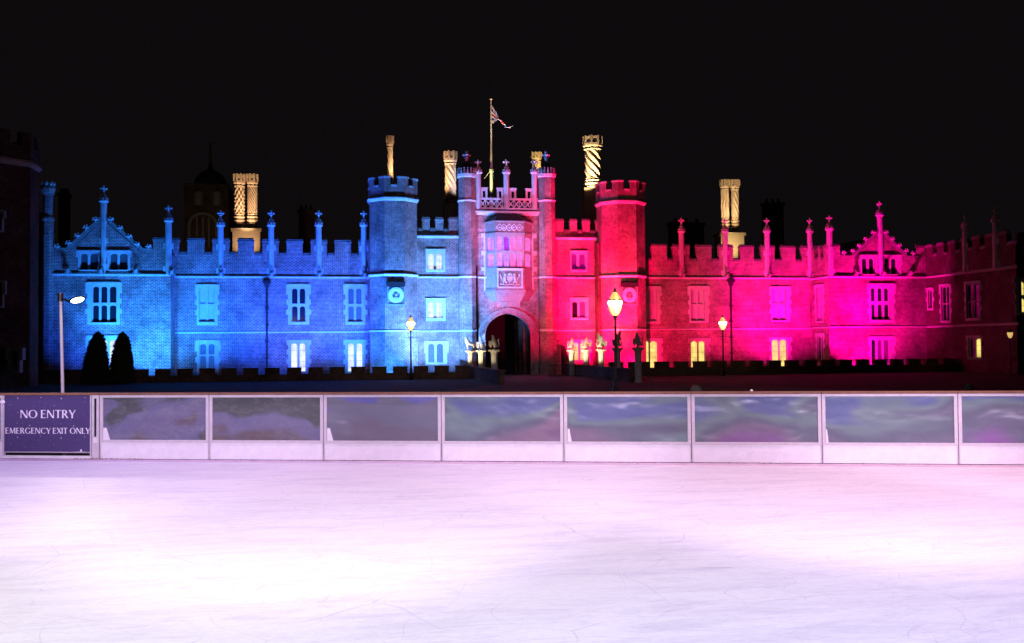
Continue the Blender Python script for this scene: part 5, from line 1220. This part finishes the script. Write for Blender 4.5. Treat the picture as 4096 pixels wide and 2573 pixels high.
b = MB(T); b.box(0, 0.012, -0.012, 0.04, 0.05, 1.16); b.box(L-0.02, L, -0.012, 0.04, 0.05, 1.16); b.box(0.012, L-0.02, 0.022, 0.06, 1.10, 1.16); b.box(0.012, L-0.02, 0.022, 0.06, 0.10, 0.16); b.build('gate_frame', M['alu'], gt_)
b = MB(T); b.box(-0.005, L+0.005, -0.03, 0.075, 1.163, 1.203); b.build('handrail', M['wood'], gt_)
b = MB(T); b.ball((0.0, -0.05, 1.04), 0.05, (1.1, 0.6, 0.7), 10, 6); b.build('hinge', M['kick'], gt_)
b = MB(T); b.box(-0.02, L, -0.02, 0.06, 0.0, 0.045); b.build('threshold', M['kick'], gt_)
M['letter'] = mat('white_vinyl', (0.80, 0.76, 0.86), 0.5)
def text(st, size, wtot, uc, zc):
    """flared humanist capitals drawn stroke by stroke in a 1-high em"""
    TK, TN = 0.17, 0.085
    polys = []
    def stroke(p, q, w0, ox):
        p = Vector((p[0]+ox, p[1])); q = Vector((q[0]+ox, q[1])); d = (q-p).normalized(); n = Vector((-d.y, d.x)); m_ = (p+q)/2; w1 = w0*0.80
        polys.append([tuple(v) for v in (p+n*w0/2, m_+n*w1/2, q+n*w0/2, q-n*w0/2, m_-n*w1/2, p-n*w0/2)])
    def arc(cx, rx, a0, a1, ox, cy=0.5, ry=0.5, k=18):
        for i in range(k):
            t0, t1 = math.radians(a0+(a1-a0)*i/k), math.radians(a0+(a1-a0)*(i+1)/k)
            def pt(t, inn):
                th = TN*0.8+(TK-TN*0.8)*abs(math.cos(t))
                return (ox+cx+(rx-(th if inn else 0))*math.cos(t), cy+(ry-(TN*0.8 if inn else 0))*math.sin(t))
            polys.append([pt(t0, 0), pt(t1, 0), pt(t1, 1), pt(t0, 1)])
    x = 0.0
    for ch in st:
        if ch == ' ': x += 0.26; continue
        if ch == 'N': stroke((0.05, 0), (0.05, 1), TN, x); stroke((0.08, 0.96), (0.62, 0.04), TK, x); stroke((0.66, 0), (0.66, 1), TN, x); w_ = 0.72
        elif ch == 'O': arc(0.45, 0.45, 0, 360, x, k=32); w_ = 0.90
        elif ch == 'C': arc(0.43, 0.43, 42, 318, x, k=26); w_ = 0.76
        elif ch == 'G': arc(0.43, 0.43, 42, 325, x, k=26); stroke((0.74, 0.05), (0.74, 0.45), TK*0.8, x); w_ = 0.84
        elif ch == 'E':
            stroke((0.09, 0), (0.09, 1), TK, x)
            for z_, l_ in ((0.955, 0.48), (0.52, 0.43), (0.045, 0.50)): stroke((0.1, z_), (l_, z_), TN, x)
            w_ = 0.54
        elif ch == 'T': stroke((0.3, 0), (0.3, 0.97), TK, x); stroke((0.0, 0.955), (0.6, 0.955), TN, x); w_ = 0.60
        elif ch == 'R': stroke((0.09, 0), (0.09, 1), TK, x); arc(0.24, 0.28, -90, 90, x, 0.74, 0.26, 14); stroke((0.1, 0.955), (0.26, 0.955), TN, x); stroke((0.1, 0.515), (0.26, 0.515), TN, x); stroke((0.28, 0.50), (0.58, 0.0), TK, x); w_ = 0.62
        elif ch == 'Y': stroke((0.32, 0), (0.32, 0.48), TK, x); stroke((0.04, 1), (0.32, 0.42), TK, x); stroke((0.62, 1), (0.34, 0.42), TN, x); w_ = 0.62
        elif ch == 'M': stroke((0.08, 0), (0.12, 1), TN, x); stroke((0.14, 0.96), (0.44, 0.08), TK, x); stroke((0.44, 0.08), (0.72, 0.96), TN, x); stroke((0.76, 1), (0.82, 0), TK, x); w_ = 0.90
        elif ch == 'X': stroke((0.03, 1), (0.58, 0), TK, x); stroke((0.56, 1), (0.03, 0), TN, x); w_ = 0.58
        elif ch == 'I': stroke((0.09, 0), (0.09, 1), TK, x); w_ = 0.18
        elif ch == 'L': stroke((0.09, 0), (0.09, 1), TK, x); stroke((0.1, 0.045), (0.50, 0.045), TN, x); w_ = 0.48
        x += w_+0.09
    W_ = x-0.09; b = MB(T)
    for i, pl in enumerate(polys):
        yy = -0.0075-0.00001*(i % 60)
        b.pxz([(uc-wtot/2+px_*wtot/W_, zc-size/2+pz_*size) for px_, pz_ in pl], yy, -0.0062)
    return b.build('lettering', M['letter'], gt_)
def zpx(py, px=190): return (yb(px)-py)/(yb(px)-1572)*PH
def lx(px): return upx(px)-u0
text('NO ENTRY', 0.150, lx(301)-lx(82), (lx(301)+lx(82))/2, zpx(1656))
text('EMERGENCY EXIT ONLY', 0.108, lx(360)-lx(22), (lx(360)+lx(22))/2, zpx(1723))
b = MB(T)
def star(px, py, r):
    x, z = lx(px), zpx(py); pts = []
    for k in range(8): a = math.pi/4*k; rr_ = r if k % 2 == 0 else r*0.28; pts.append((x+rr_*math.cos(a), z+rr_*math.sin(a)))
    b.pxz(pts, -0.0085, -0.0065)
for px, py, r_ in ((71, 1592, .02), (163, 1589, .014), (245, 1594, .02), (340, 1590, .013), (71, 1649, .01), (119, 1702, .016), (244, 1695, .008), (295, 1704, .016), (71, 1750, .014), (163, 1745, .01), (245, 1752, .018), (340, 1747, .01),
                   (42, 1619, .008), (217, 1622, .01), (160, 1605, .006), (69, 1693, .008), (160, 1761, .008), (42, 1776, .008), (217, 1779, .008), (71, 1806, .011), (245, 1808, .011), (338, 1606, .006), (120, 1640, .005), (200, 1640, .005), (285, 1680, .005), (150, 1690, .005), (310, 1760, .005), (100, 1790, .005)): star(px, py, r_)
for _ in range(70): star(random.uniform(24, 360), random.uniform(1590, 1808), random.uniform(0.0022, 0.0045))
b.build('star_print', M['letter'], gt_)
b = MB(T); x, z = lx(325), zpx(1803); b.box(x-0.018, x+0.018, -0.0085, -0.0065, z-0.012, z+0.018); b.pxz([(x-0.014, z+0.018), (x+0.014, z+0.018), (x, z+0.034)], -0.0085, -0.0065); b.box(x-0.10, x+0.10, -0.0085, -0.0065, z-0.026, z-0.018); b.build('crest_print', M['letter'], gt_)

# fallen leaves and dirt blown against the foot of the barrier
b = MB(bT())
for k in range(240):
    u = random.uniform(-2.6, -1.2) if k < 110 else random.uniform(-2.5, 17)
    v = -0.015-abs(random.gauss(0, 0.03 if k < 110 else 0.10)); s_ = random.uniform(0.006, 0.017); a = random.uniform(0, 6.28)
    if v < -0.4: continue
    b.face([(u+s_*math.cos(a), v+s_*math.sin(a), 0.001), (u-s_*0.6*math.sin(a), v+s_*0.6*math.cos(a), 0.006+s_*0.5), (u-s_*math.cos(a), v-s_*math.sin(a), 0.002), (u+s_*0.6*math.sin(a), v-s_*0.6*math.cos(a), 0.001)])
tag(b.build('fallen_leaves', mat('dry_leaves', (0.16, 0.05, 0.03), 0.9)), 'dry reddish leaves scattered along the foot of the barrier', kind='stuff')
